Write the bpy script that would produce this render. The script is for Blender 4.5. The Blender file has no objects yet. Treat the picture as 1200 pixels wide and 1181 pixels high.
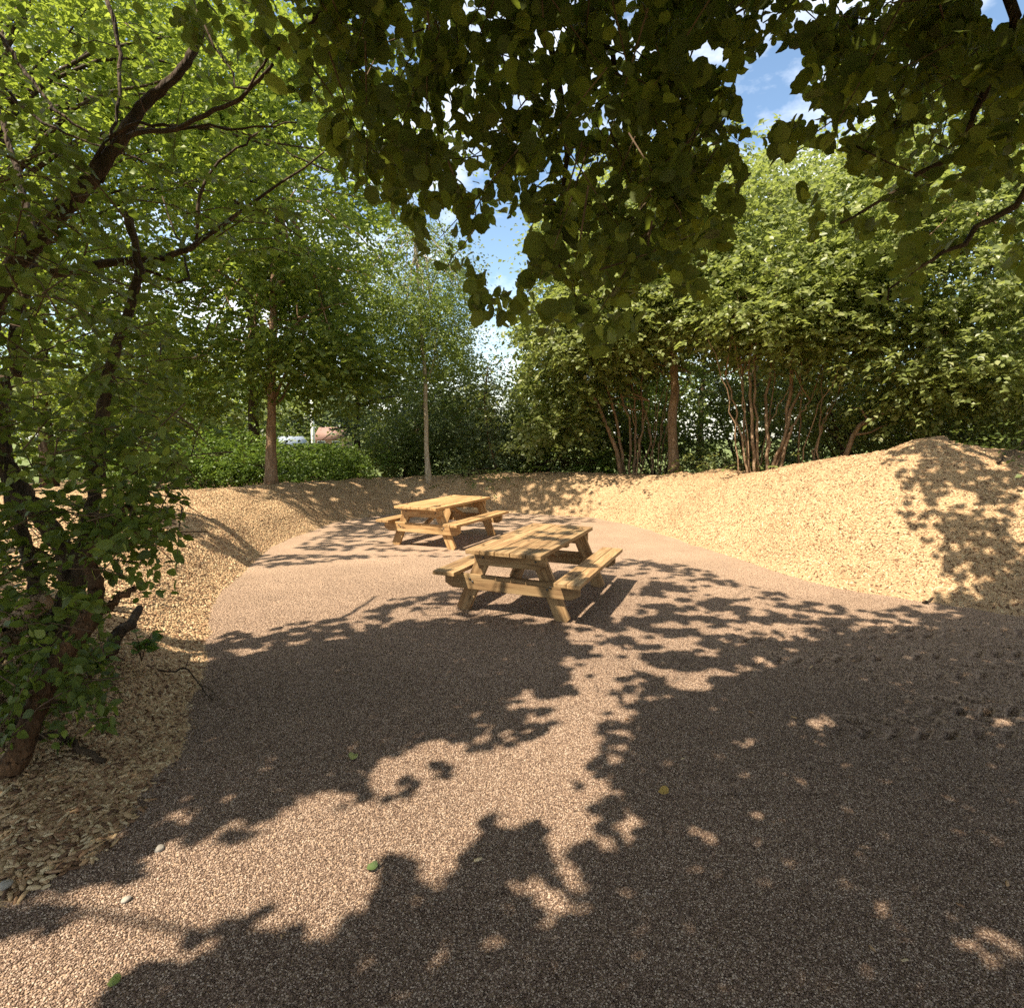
import bpy, math, random
import numpy as np
from mathutils import Vector, Matrix
R = np.random.default_rng(7)
random.seed(7)
S = bpy.context.scene
COL = S.collection
rad = math.radians

# ------------------------------------------------------------------ camera, sky, sun, exposure
F_PX, PITCH, CAM_H, CX, CY = 664.8, 0.118, 1.78, 600.0, 590.5
cam_d = bpy.data.cameras.new('camera'); cam = bpy.data.objects.new('camera', cam_d); COL.objects.link(cam)
cam_d.sensor_width = 36; cam_d.sensor_fit = 'HORIZONTAL'; cam_d.lens = F_PX / 1200 * 36
cam_d.clip_start = 0.05; cam_d.clip_end = 2000
cam.location = (0, 0, CAM_H); cam.rotation_euler = (math.pi / 2 - PITCH, 0, 0)
S.camera = cam
SUN_EL = rad(56); SUN_AZ = (-0.80, -0.60)          # horizontal direction towards the sun
SUN = np.array([SUN_AZ[0] * math.cos(SUN_EL), SUN_AZ[1] * math.cos(SUN_EL), math.sin(SUN_EL)])
w = bpy.data.worlds.new('World'); S.world = w; w.use_nodes = True
nt = w.node_tree; nt.nodes.clear()
sky = nt.nodes.new('ShaderNodeTexSky'); sky.sky_type = 'NISHITA'; sky.sun_disc = False
sky.sun_elevation = SUN_EL; sky.sun_rotation = math.atan2(SUN_AZ[0], SUN_AZ[1]); sky.air_density = 1.0; sky.dust_density = 1.2; sky.ozone_density = 1.6
tc = nt.nodes.new('ShaderNodeTexCoord'); mp = nt.nodes.new('ShaderNodeMapping'); mp.inputs['Scale'].default_value = (1.6, 1.6, 3.2)
mp.inputs['Location'].default_value = (0.3, 0.1, 0.4)
nz = nt.nodes.new('ShaderNodeTexNoise'); nz.inputs['Scale'].default_value = 2.2; nz.inputs['Detail'].default_value = 7; nz.inputs['Roughness'].default_value = 0.6
rp = nt.nodes.new('ShaderNodeValToRGB'); rp.color_ramp.elements[0].position = 0.44; rp.color_ramp.elements[1].position = 0.80
mx = nt.nodes.new('ShaderNodeMixRGB'); mx.inputs['Color2'].default_value = (8.0, 8.4, 9.2, 1)
bg = nt.nodes.new('ShaderNodeBackground'); bg.inputs['Strength'].default_value = 0.12
wo = nt.nodes.new('ShaderNodeOutputWorld')
L = nt.links.new
L(tc.outputs['Generated'], mp.inputs['Vector']); L(mp.outputs[0], nz.inputs['Vector']); L(nz.outputs['Fac'], rp.inputs['Fac'])
L(rp.outputs['Color'], mx.inputs['Fac']); hs = nt.nodes.new('ShaderNodeHueSaturation'); hs.inputs['Saturation'].default_value = 1.12; L(sky.outputs['Color'], hs.inputs['Color']); L(hs.outputs['Color'], mx.inputs['Color1']); L(mx.outputs['Color'], bg.inputs['Color']); L(bg.outputs[0], wo.inputs['Surface'])
sun_d = bpy.data.lights.new('sun', 'SUN'); sun_d.energy = 4.8; sun_d.angle = rad(0.53); sun_d.color = (1.0, 0.95, 0.88)
sun_o = bpy.data.objects.new('sun', sun_d); COL.objects.link(sun_o)
sun_o.rotation_euler = Vector(SUN).to_track_quat('Z', 'Y').to_euler(); sun_o.location = (-20, -15, 30)
S.view_settings.view_transform = 'Standard'; S.view_settings.look = 'None'; S.view_settings.gamma = 1
S.view_settings.use_curve_mapping = False
S.view_settings.use_white_balance = True; S.view_settings.white_balance_temperature = 7600; S.view_settings.white_balance_tint = 8
S.view_settings.exposure = 1.32
S.render.engine = 'CYCLES'
S.cycles.max_bounces = 9; S.cycles.diffuse_bounces = 7; S.cycles.glossy_bounces = 2; S.cycles.transmission_bounces = 4
S.cycles.use_denoising = False
try: S.cycles.caustics_reflective = False; S.cycles.caustics_refractive = False
except Exception: pass

# ------------------------------------------------------------------ picture <-> place helpers (photo pixels 1200 x 1181)
cp, sp = math.cos(PITCH), math.sin(PITCH)
def W(u, v, d):
    """place seen at photo pixel (u, v), d metres out along the camera axis"""
    x = (u - CX) / F_PX * d; t = (CY - v) / F_PX * d
    return np.array([x, d * cp + t * sp, CAM_H - d * sp + t * cp])
def G(u, v, z=0.0):
    """ground point (height z) at photo pixel"""
    a = (CY - v) / F_PX
    d = (z - CAM_H) / (-sp + a * cp)
    return W(u, v, d)
def P2(P):
    P = np.asarray(P, float); x, y, z = P[..., 0], P[..., 1], P[..., 2] - CAM_H
    d = y * cp - z * sp; t = y * sp + z * cp
    dd = np.where(d > 0.05, d, np.nan)
    return CX + F_PX * x / dd, CY - F_PX * t / dd, d

def raster(poly, W_=1320, H_=1300, o=60):
    """even-odd raster of a photo-pixel polygon, at half resolution, with a margin of o px"""
    xs = (np.arange(W_ // 2) * 2 - o + 1.0)[None, :]; ys = (np.arange(H_ // 2) * 2 - o + 1.0)[:, None]
    m = np.zeros((H_ // 2, W_ // 2), bool); n = len(poly)
    for i in range(n):
        (x0, y0), (x1, y1) = poly[i], poly[(i + 1) % n]
        if y0 == y1: continue
        c = ((ys >= min(y0, y1)) & (ys < max(y0, y1)))
        m ^= c & (xs < x0 + (ys - y0) * (x1 - x0) / (y1 - y0))
    return m
def look(m, u, v, default, o=60):
    i = np.floor((np.nan_to_num(u, nan=-1e6) + o) / 2).astype(int); j = np.floor((np.nan_to_num(v, nan=-1e6) + o) / 2).astype(int)
    ok = (i >= 0) & (j >= 0) & (j < m.shape[0]) & (i < m.shape[1])
    r = np.full(np.shape(u), default)
    r[ok] = m[j[ok], i[ok]]
    return r

# value noise, vectorised
_perm = R.random((64, 64, 64))
def vnoise(p):
    p = np.asarray(p, float); i = np.floor(p).astype(int); f = p - i; f = f * f * (3 - 2 * f); i &= 63; j = (i + 1) & 63
    g = lambda a, b, c: _perm[a, b, c]
    x0, y0, z0 = i[..., 0], i[..., 1], i[..., 2]; x1, y1, z1 = j[..., 0], j[..., 1], j[..., 2]; fx, fy, fz = f[..., 0], f[..., 1], f[..., 2]
    a = g(x0, y0, z0) * (1 - fx) + g(x1, y0, z0) * fx; b = g(x0, y1, z0) * (1 - fx) + g(x1, y1, z0) * fx
    c = g(x0, y0, z1) * (1 - fx) + g(x1, y0, z1) * fx; d = g(x0, y1, z1) * (1 - fx) + g(x1, y1, z1) * fx
    return (a * (1 - fy) + b * fy) * (1 - fz) + (c * (1 - fy) + d * fy) * fz
def fbm2(x, y, s, oct=3, z=0.0):
    r = 0; a = 1; t = 0
    for k in range(oct):
        r = r + a * (vnoise(np.stack([x * s + 17 * k, y * s + 5 * k, np.full_like(x, z + k)], -1)) - .5); t += a; a *= .5; s *= 2
    return r / t

# ------------------------------------------------------------------ object helpers
def link(name, data, parent=None, **props):
    o = bpy.data.objects.new(name, data); COL.objects.link(o)
    if parent is not None: o.parent = parent
    for k, v in props.items():
        if v: o[k] = v
    return o
def thing(name, label, cat, loc=(0, 0, 0), rz=0, group=None):
    o = link(name, None, label=label, category=cat, group=group); o.empty_display_size = .2
    o.location = loc; o.rotation_euler = (0, 0, rz)
    return o
def mesh_np(name, V, F, mat, smooth=False, rnd=None):
    """V (n,3); F list/array of equal-length faces, or list of arrays"""
    me = bpy.data.meshes.new(name)
    V = np.asarray(V, np.float32)
    Fs = F if isinstance(F, list) and len(F) and isinstance(F[0], np.ndarray) and F[0].ndim == 2 else [np.asarray(F)]
    Fs = [f for f in Fs if len(f)]
    loops = np.concatenate([f.ravel() for f in Fs]).astype(np.int32)
    tot = np.concatenate([np.full(len(f), f.shape[1]) for f in Fs]).astype(np.int32)
    st = np.concatenate([[0], np.cumsum(tot)[:-1]]).astype(np.int32)
    me.vertices.add(len(V)); me.vertices.foreach_set('co', V.ravel())
    me.loops.add(len(loops)); me.loops.foreach_set('vertex_index', loops)
    me.polygons.add(len(tot)); me.polygons.foreach_set('loop_start', st); me.polygons.foreach_set('loop_total', tot)
    if smooth: me.polygons.foreach_set('use_smooth', np.ones(len(tot), bool))
    me.update(calc_edges=True)
    if rnd is not None:
        a = me.attributes.new('rnd', 'FLOAT', 'POINT'); a.data.foreach_set('value', np.asarray(rnd, np.float32))
    if mat: me.materials.append(mat)
    return me
class Tubes:
    def __init__(s): s.V = []; s.F = []; s.n = 0
    def add(s, pts, r, sides=6, wob=0.0):
        pts = np.asarray(pts, float); n = len(pts); r = np.broadcast_to(np.asarray(r, float), (n,))
        T = np.gradient(pts, axis=0); T /= np.linalg.norm(T, axis=1, keepdims=True) + 1e-9
        ref = np.array([0, 0, 1.]) if abs(T[:, 2]).mean() < .8 else np.array([1., 0, 0])
        A = np.cross(T, ref); A /= np.linalg.norm(A, axis=1, keepdims=True) + 1e-9; B = np.cross(T, A)
        th = np.arange(sides) / sides * 2 * np.pi
        k = 1 + (R.normal(0, wob, (n, sides)) if wob else 0)
        if sides >= 9: k = 1 + .5 * (vnoise(np.stack([np.broadcast_to(np.arange(sides)[None] * 7.3, (n, sides)) + pts[:, :1] * 3, np.broadcast_to(pts[:, 2:] * 14, (n, sides)), np.broadcast_to(pts[:, :1] * 9, (n, sides))], -1)) - .5) + .35 * (vnoise(np.stack([np.broadcast_to(pts[:, :1] * 5, (n, sides)), np.broadcast_to(pts[:, 2:] * 6, (n, sides)), np.zeros((n, sides))], -1)) - .5)
        ring = pts[:, None] + (r[:, None] * k)[..., None] * (np.cos(th)[None, :, None] * A[:, None] + np.sin(th)[None, :, None] * B[:, None])
        V = np.concatenate([ring.reshape(-1, 3), pts[:1], pts[-1:]]); b = s.n
        i = np.arange(n - 1)[:, None] * sides; j = np.arange(sides)[None, :]; j2 = (j + 1) % sides
        q = np.stack([i + j, i + j2, i + sides + j2, i + sides + j], -1).reshape(-1, 4)
        q = np.concatenate([q[:, [0, 1, 2]], q[:, [0, 2, 3]]])
        jj = np.arange(sides); c0, c1 = n * sides, n * sides + 1
        caps = np.concatenate([np.stack([(jj + 1) % sides, jj, np.full(sides, c0)], -1), np.stack([(n - 1) * sides + jj, (n - 1) * sides + (jj + 1) % sides, np.full(sides, c1)], -1)])
        s.V.append(V); s.F.append(np.concatenate([q, caps]) + b); s.n += len(V)
    def mesh(s, name, mat, smooth=True): return mesh_np(name, np.concatenate(s.V), np.concatenate(s.F), mat, smooth)
def spline(P, n=12, wob=0.0):
    P = np.asarray(P, float); m = len(P)
    if m == 2: P = np.stack([P[0], (P[0] + P[1]) / 2, P[1]]); m = 3
    Q = np.concatenate([[2 * P[0] - P[1]], P, [2 * P[-1] - P[-2]]]); out = []
    for t in np.linspace(0, m - 1 - 1e-6, n):
        i = int(t); f = t - i; a, b, c, d = Q[i:i + 4]
        out.append(.5 * (2 * b + (c - a) * f + (2 * a - 5 * b + 4 * c - d) * f * f + (3 * b - a - 3 * c + d) * f ** 3))
    out = np.array(out)
    if wob: out[1:-1] += R.normal(0, wob, (n - 2, 3))
    return out
def unit(a): return a / (np.linalg.norm(a, axis=-1, keepdims=True) + 1e-9)

# ------------------------------------------------------------------ materials
def mat(name):
    m = bpy.data.materials.new(name); m.use_nodes = True; n = m.node_tree; n.nodes.clear()
    return m, n, (lambda t, **k: _nd(n, t, k)), n.links.new
def _nd(n, t, k):
    x = n.nodes.new('ShaderNode' + t)
    for a, v in k.items():
        if a in ('inp',):
            for q, z in v.items(): x.inputs[q].default_value = z
        else: setattr(x, a, v)
    return x
def ramp(N, stops):
    r = N('ValToRGB'); e = r.color_ramp.elements
    while len(e) < len(stops): e.new(.5)
    for i, (p, c) in enumerate(stops): e[i].position = p; e[i].color = (*c, 1)
    return r
def leaf_mat(name, stops, trans=(.16, .26, .03), tw=.38, rough=.45, spec=.35):
    m, n, N, K = mat(name)
    at = N('Attribute', attribute_name='rnd'); r = ramp(N, stops); K(at.outputs['Fac'], r.inputs[0])
    oi = N('ObjectInfo'); ad = N('Math', operation='ADD'); K(at.outputs['Fac'], ad.inputs[0]); K(oi.outputs['Random'], ad.inputs[1])
    p = N('BsdfPrincipled', inp={'Roughness': rough, 'Specular IOR Level': spec}); K(r.outputs[0], p.inputs['Base Color'])
    t = N('BsdfTranslucent'); mt = N('MixRGB', blend_type='MIX', inp={'Fac': .55, 'Color2': (*trans, 1)}); K(r.outputs[0], mt.inputs['Color1']); K(mt.outputs[0], t.inputs['Color'])
    s = N('MixShader', inp={'Fac': tw}); K(p.outputs[0], s.inputs[1]); K(t.outputs[0], s.inputs[2])
    o = N('OutputMaterial'); K(s.outputs[0], o.inputs[0])
    return m
def leaf_mat_obj(name, stops, trans, tw=.38, rough=.45, spec=.35):
    """as leaf_mat, colour varied per leaf object, with veins in fine relief"""
    m, n, N, K = mat(name)
    oi = N('ObjectInfo'); r = ramp(N, stops); K(oi.outputs['Random'], r.inputs[0])
    p = N('BsdfPrincipled', inp={'Roughness': rough, 'Specular IOR Level': spec}); K(r.outputs[0], p.inputs['Base Color'])
    t = N('BsdfTranslucent'); mt = N('MixRGB', blend_type='MIX', inp={'Fac': .55, 'Color2': (*trans, 1)}); K(r.outputs[0], mt.inputs['Color1']); K(mt.outputs[0], t.inputs['Color'])
    s = N('MixShader', inp={'Fac': tw}); K(p.outputs[0], s.inputs[1]); K(t.outputs[0], s.inputs[2])
    tcn = N('TexCoord'); wv = N('TexWave', wave_type='BANDS', bands_direction='Y', inp={'Scale': 26.0, 'Distortion': 1.5}); K(tcn.outputs['Object'], wv.inputs['Vector'])
    b = N('Bump', inp={'Strength': .35, 'Distance': .002}); K(wv.outputs['Fac'], b.inputs['Height']); K(b.outputs[0], p.inputs['Normal'])
    o = N('OutputMaterial'); K(s.outputs[0], o.inputs[0])
    return m
def bark_mat(name, a, b, c, scale=9, bump=.6):
    m, n, N, K = mat(name)
    g = N('TexCoord'); mpn = N('Mapping', inp={'Scale': (1.3, 1.3, .3)}); K(g.outputs['Object'], mpn.inputs['Vector'])
    z = N('TexNoise', inp={'Scale': scale, 'Detail': 8, 'Roughness': .65}); K(mpn.outputs[0], z.inputs['Vector'])
    v = N('TexVoronoi', feature='DISTANCE_TO_EDGE', inp={'Scale': scale * 3.0}); K(mpn.outputs[0], v.inputs['Vector'])
    r = ramp(N, [(.3, a), (.52, b), (.72, c)]); K(z.outputs['Fac'], r.inputs[0])
    p = N('BsdfPrincipled', inp={'Roughness': .85, 'Specular IOR Level': .2}); K(r.outputs[0], p.inputs['Base Color'])
    ad = N('Math', operation='ADD'); K(z.outputs['Fac'], ad.inputs[0]); K(v.outputs['Distance'], ad.inputs[1])
    bm_ = N('Bump', inp={'Strength': min(1, bump * 1.4), 'Distance': .03}); K(ad.outputs[0], bm_.inputs['Height']); K(bm_.outputs[0], p.inputs['Normal'])
    o = N('OutputMaterial'); K(p.outputs[0], o.inputs[0])
    return m
def wood_mat(name, dark, mid, light, green=0.0):
    m, n, N, K = mat(name)
    g = N('TexCoord'); oi = N('ObjectInfo'); cmb = N('CombineXYZ'); mu = N('Math', operation='MULTIPLY', inp={1: 40.0}); K(oi.outputs['Random'], mu.inputs[0])
    for k in range(3): K(mu.outputs[0], cmb.inputs[k])
    add = N('VectorMath', operation='ADD'); K(g.outputs['Object'], add.inputs[0]); K(cmb.outputs[0], add.inputs[1])
    mpn = N('Mapping', inp={'Scale': (1.1, 16, 16)}); K(add.outputs[0], mpn.inputs['Vector'])
    z = N('TexNoise', inp={'Scale': 1.6, 'Detail': 6, 'Roughness': .6, 'Distortion': .6}); K(mpn.outputs[0], z.inputs['Vector'])
    z2 = N('TexNoise', inp={'Scale': 7.0, 'Detail': 5}); K(mpn.outputs[0], z2.inputs['Vector'])
    av = N('Math', operation='MULTIPLY_ADD', inp={1: .35}); K(z2.outputs['Fac'], av.inputs[0]); K(z.outputs['Fac'], av.inputs[2])
    r = ramp(N, [(.48, dark), (.66, mid), (.84, light)]); K(av.outputs[0], r.inputs[0])
    mk = N('Mapping', inp={'Scale': (2.6, 9, 9)}); K(add.outputs[0], mk.inputs['Vector'])
    vo = N('TexVoronoi', inp={'Scale': 1.0}); K(mk.outputs[0], vo.inputs['Vector'])
    kr = N('MapRange', inp={1: .05, 2: .16, 3: 1.0, 4: 0.0}); K(vo.outputs['Distance'], kr.inputs[0])
    kn = N('MixRGB', inp={'Color2': (dark[0] * .35, dark[1] * .3, dark[2] * .3, 1)}); K(kr.outputs[0], kn.inputs['Fac']); K(r.outputs[0], kn.inputs['Color1'])
    hv = N('HueSaturation'); br = N('MapRange', inp={3: .78, 4: 1.18}); K(oi.outputs['Random'], br.inputs[0]); K(br.outputs[0], hv.inputs['Value']); K(kn.outputs[0], hv.inputs['Color'])
    gz = N('TexNoise', inp={'Scale': 3.0, 'Detail': 4}); K(g.outputs['Object'], gz.inputs['Vector'])
    gm = N('MapRange', inp={1: .45, 2: .7, 3: 0.0, 4: green}); K(gz.outputs['Fac'], gm.inputs[0])
    gx = N('MixRGB', inp={'Color2': (.27, .27, .14, 1)}); K(gm.outputs[0], gx.inputs['Fac']); K(hv.outputs[0], gx.inputs['Color1'])
    p = N('BsdfPrincipled', inp={'Roughness': .65, 'Specular IOR Level': .3}); K(gx.outputs[0], p.inputs['Base Color'])
    b = N('Bump', inp={'Strength': .25, 'Distance': .004}); K(av.outputs[0], b.inputs['Height']); K(b.outputs[0], p.inputs['Normal'])
    o = N('OutputMaterial'); K(p.outputs[0], o.inputs[0])
    return m
def plain(name, c, rough=.7, metal=0):
    m, n, N, K = mat(name)
    g = N('TexCoord'); z = N('TexNoise', inp={'Scale': 12.0, 'Detail': 5}); K(g.outputs['Object'], z.inputs['Vector'])
    r = ramp(N, [(.3, tuple(x * .75 for x in c)), (.7, tuple(min(1, x * 1.15) for x in c))]); K(z.outputs['Fac'], r.inputs[0])
    p = N('BsdfPrincipled', inp={'Roughness': rough, 'Metallic': metal}); K(r.outputs[0], p.inputs['Base Color'])
    o = N('OutputMaterial'); K(p.outputs[0], o.inputs[0])
    return m
def ground_mat(name, stops, scale, vor, bump, dist, tint=None):
    m, n, N, K = mat(name)
    g = N('TexCoord'); z = N('TexNoise', inp={'Scale': 1.1, 'Detail': 6, 'Roughness': .6}); K(g.outputs['Object'], z.inputs['Vector'])
    v = N('TexVoronoi', inp={'Scale': vor}); K(g.outputs['Object'], v.inputs['Vector'])
    sep = N('SeparateColor'); K(v.outputs['Color'], sep.inputs[0])
    z2 = N('TexNoise', inp={'Scale': scale, 'Detail': 4}); K(g.outputs['Object'], z2.inputs['Vector'])
    av = N('Math', operation='MULTIPLY_ADD', inp={1: .55}); K(sep.outputs[0], av.inputs[0])
    av2 = N('Math', operation='MULTIPLY_ADD', inp={1: .45}); K(z2.outputs['Fac'], av2.inputs[0]); K(av2.outputs[0], av.inputs[2])
    r = ramp(N, stops); K(av.outputs[0], r.inputs[0])
    hv = N('HueSaturation'); br = N('MapRange', inp={1: .3, 2: .7, 3: .85, 4: 1.12}); K(z.outputs['Fac'], br.inputs[0]); K(br.outputs[0], hv.inputs['Value']); K(r.outputs[0], hv.inputs['Color'])
    p = N('BsdfPrincipled', inp={'Roughness': .9, 'Specular IOR Level': .2}); K(hv.outputs[0], p.inputs['Base Color'])
    b = N('Bump', inp={'Strength': bump, 'Distance': dist}); K(v.outputs['Distance'], b.inputs['Height']); b.invert = True; K(b.outputs[0], p.inputs['Normal'])
    o = N('OutputMaterial'); K(p.outputs[0], o.inputs[0])
    return m
def rnd_mat(name, stops, rough=.8):
    m, n, N, K = mat(name)
    oi = N('ObjectInfo'); r = ramp(N, stops); K(oi.outputs['Random'], r.inputs[0])
    g = N('NewGeometry'); z = N('TexNoise', inp={'Scale': .45, 'Detail': 3}); K(g.outputs['Position'], z.inputs['Vector'])
    hv = N('HueSaturation'); br = N('MapRange', inp={1: .35, 2: .65, 3: .85, 4: 1.1}); K(z.outputs['Fac'], br.inputs[0]); K(br.outputs[0], hv.inputs['Value']); K(r.outputs[0], hv.inputs['Color'])
    p = N('BsdfPrincipled', inp={'Roughness': rough, 'Specular IOR Level': .25}); K(hv.outputs[0], p.inputs['Base Color'])
    o = N('OutputMaterial'); K(p.outputs[0], o.inputs[0])
    return m
M_GRAVEL = ground_mat('gravel', [(.15, (.038, .022, .014)), (.45, (.165, .103, .069)), (.85, (.33, .228, .16))], 60, 95, .9, .012)
M_PEB = rnd_mat('pebble', [(0, (.062, .037, .026)), (.35, (.145, .091, .064)), (.7, (.24, .162, .118)), (.95, (.42, .32, .245))])
M_BANK = ground_mat('chip_bed', [(.15, (.07, .038, .022)), (.5, (.22, .13, .072)), (.85, (.42, .28, .16))], 40, 42, 1.0, .03)
M_CHIP = rnd_mat('wood_chip', [(0, (.078, .040, .023)), (.16, (.185, .098, .052)), (.4, (.31, .185, .103)), (.68, (.41, .275, .15)), (.94, (.52, .40, .245))])
M_EARTH = ground_mat('grass_ground', [(.15, (.035, .05, .015)), (.5, (.07, .10, .03)), (.85, (.12, .15, .05))], 8, 20, .6, .05)
HAZ = [(0, (.036, .050, .014)), (.45, (.064, .084, .021)), (.8, (.11, .14, .032)), (1, (.24, .28, .05))]
M_HAZ = leaf_mat('hazel_leaf', HAZ, (.30, .37, .04), .5, .5, .25)
M_HAZO = leaf_mat_obj('hazel_leaf_large', HAZ, (.30, .37, .04), .5, .5, .25)
SHR = [(0, (.045, .07, .017)), (.5, (.08, .12, .026)), (.85, (.12, .165, .035)), (1, (.20, .25, .045))]
M_SHR = leaf_mat('shrub_leaf', SHR, (.24, .32, .03), .42, .45, .3)
M_SHRO = leaf_mat_obj('shrub_leaf_large', SHR, (.24, .32, .03), .42, .45, .3)
M_LT = leaf_mat('left_tree_leaf', [(0, (.065, .10, .022)), (.5, (.11, .16, .034)), (.85, (.16, .22, .05)), (1, (.25, .30, .08))], (.44, .54, .06), .5, .5)
M_MAPLE = leaf_mat('maple_leaf', [(0, (.05, .085, .02)), (.5, (.09, .135, .03)), (.9, (.14, .19, .045)), (1, (.22, .25, .06))], (.40, .48, .06), .48)
M_BIRCH = leaf_mat('birch_leaf', [(0, (.10, .15, .035)), (.6, (.16, .215, .05)), (1, (.23, .28, .07))], (.36, .46, .07), .45)
M_RT = leaf_mat('right_tree_leaf', [(0, (.09, .118, .035)), (.5, (.155, .19, .06)), (.85, (.22, .25, .09)), (1, (.33, .35, .17))], (.44, .52, .10), .45, .4, .45)
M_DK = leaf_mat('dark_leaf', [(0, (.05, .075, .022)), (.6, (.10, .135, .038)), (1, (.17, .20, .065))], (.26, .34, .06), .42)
M_GREY = leaf_mat('willow_leaf', [(0, (.09, .12, .055)), (.6, (.13, .165, .08)), (1, (.19, .22, .12))], (.2, .26, .08), .3)
M_HEDGE = leaf_mat('hedge_leaf', [(0, (.06, .11, .02)), (.6, (.10, .17, .03)), (1, (.16, .23, .05))], (.24, .34, .04), .4)
M_BARKD = bark_mat('dark_bark', (.02, .014, .009), (.055, .036, .022), (.12, .08, .05))
M_BARKO = bark_mat('orange_bark', (.03, .017, .009), (.085, .045, .022), (.19, .10, .05), 11, 1.0)
M_BARKT = bark_mat('tan_bark', (.12, .075, .045), (.25, .16, .10), (.38, .27, .18), 10)
M_PALE = bark_mat('pale_bark', (.20, .16, .11), (.36, .30, .22), (.50, .43, .33), 12, .4)
M_TWIG = bark_mat('twig_bark', (.05, .03, .02), (.10, .065, .04), (.16, .11, .07), 14, .3)
M_WOOD1 = wood_mat('weathered_pine', (.125, .068, .032), (.26, .152, .072), (.37, .24, .125), .14)
M_WOOD2 = wood_mat('fresh_pine', (.19, .10, .042), (.34, .195, .085), (.45, .295, .145), .10)
M_BOLT = plain('bolt_steel', (.09, .085, .08), .5, .6)

# ------------------------------------------------------------------ terrain
def wpt(x, y): return np.array([x, y, 0.0])
B = [(wpt(12, 1.5), 1.4, 2.6), (wpt(8, 4.3), 1.5, 2.5), (G(1200, 722), 1.62, 2.4), (G(1080, 706), 1.68, 2.5), (G(980, 690), 1.86, 2.6), (G(880, 660), 1.66, 2.6),
     (G(760, 620), 1.05, 2.1), (G(690, 606), .88, 1.7), (G(600, 601), .84, 1.5), (G(450, 603), .72, 1.5), (G(390, 612), .74, 1.6), (G(320, 640), .86, 1.8),
     (G(262, 690), .82, 1.9), (G(238, 750), .62, 1.9), (G(232, 830), .36, 1.8), (G(215, 890), .22, 1.6), (G(110, 1000), .10, 1.4), (G(0, 1060), .06, 1.2), (wpt(-3.6, .6), .05, 1.2), (wpt(-5, -2), .05, 1.2)]
BP = np.array([b[0][:2] for b in B]); BH = np.array([b[1] for b in B]); BW = np.array([b[2] for b in B])
def bank_h(x, y):
    x = np.asarray(x, float); y = np.asarray(y, float)
    best = np.full(x.shape, 1e9); h = np.zeros(x.shape); ww = np.ones(x.shape)
    for i in range(len(BP) - 1):
        a, b = BP[i], BP[i + 1]; e = b - a; l2 = (e ** 2).sum()
        t = np.clip(((x - a[0]) * e[0] + (y - a[1]) * e[1]) / l2, 0, 1)
        d = np.hypot(x - a[0] - t * e[0], y - a[1] - t * e[1]); c = d < best
        best = np.where(c, d, best); h = np.where(c, BH[i] * (1 - t) + BH[i + 1] * t, h); ww = np.where(c, BW[i] * (1 - t) + BW[i + 1] * t, ww)
    ins = np.zeros(x.shape, bool); Q = np.concatenate([BP, [[-5, -8], [12, -8]]]); n = len(Q)
    for i in range(n):
        (x0, y0), (x1, y1) = Q[i], Q[(i + 1) % n]
        if y0 == y1: continue
        ins ^= (y >= min(y0, y1)) & (y < max(y0, y1)) & (x < x0 + (y - y0) * (x1 - x0) / (y1 - y0))
    s = best / ww
    up = 1 - (1 - np.clip(s, 0, 1)) ** 1.9; k = np.clip(s / .25, 0, 1); up = up * (.55 + .45 * k)
    dn = np.clip((s - 1) / 1.6, 0, 1); dn = dn * dn * (3 - 2 * dn)
    z = h * up * (1 - .6 * dn)
    nzv = fbm2(x, y, .9, 3) * .16 + fbm2(x, y, 3.2, 3, 9) * .12
    z = z + nzv * np.clip(best / .8, 0, 1) * np.clip(h * 1.2, .25, 1) + .03 * fbm2(x, y, 5, 2, 4) - .0
    z = np.where(ins, -.10 * np.clip(best / .3, 0, 1) + .04 * fbm2(x, y, 4, 2), z)
    return z, np.where(ins, -best, best)
TRACKS = [(3.30, .02, 1.7), (3.62, .00, 2.3), (4.10, .03, 1.6), (4.42, .05, 1.6), (4.85, .06, 1.2), (5.15, .02, 2.2)]
def gravel_h(x, y):
    z = .035 * fbm2(x, y, .7, 3, 2) + .016 * fbm2(x, y, 4.0, 2, 6) + .004 * fbm2(x, y, 14., 2, 8)
    for k, (yc, sl, x0) in enumerate(TRACKS):
        c = yc + sl * (x - x0) + .03 * np.sin(x * 1.3 + k); wv = y - c
        e = np.clip((x - x0) / .8, 0, 1) * np.clip((.15 - np.abs(wv)) / .03, 0, 1)
        ph = (x + np.abs(wv) * .9) / .17 + k * .37; lug = np.clip(np.abs(((ph % 1) - .5)) * 9 - 2.2, 0, 1) * np.clip((np.abs(wv) - .02) / .03, 0, 1)
        z = z + e * (.006 - .050 * lug * np.clip(.75 + fbm2(x, y, 3, 2, k) * 2.2, .15, 1.2))
    # boot and rake scuffs
    for (u, v, l) in [(850, 930, .16), (950, 930, .10), (1170, 972, .12), (985, 895, .14)]:
        q = G(u, v); z = z - .015 * np.exp(-((x - q[0]) / l) ** 2 - ((y - q[1]) / .035) ** 2) + .004 * np.exp(-((x - q[0]) / l) ** 2 - ((y - q[1] - .07) / .04) ** 2)
    return z
def top_z(x, y):
    b, s = bank_h(x, y); return np.maximum(b, gravel_h(np.asarray(x, float), np.asarray(y, float)))
def in_view(P, m=90):
    u, v, d = P2(P); return (d > .2) & (u > -m) & (u < 1200 + m) & (v > -m) & (v < 1181 + m)
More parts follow.
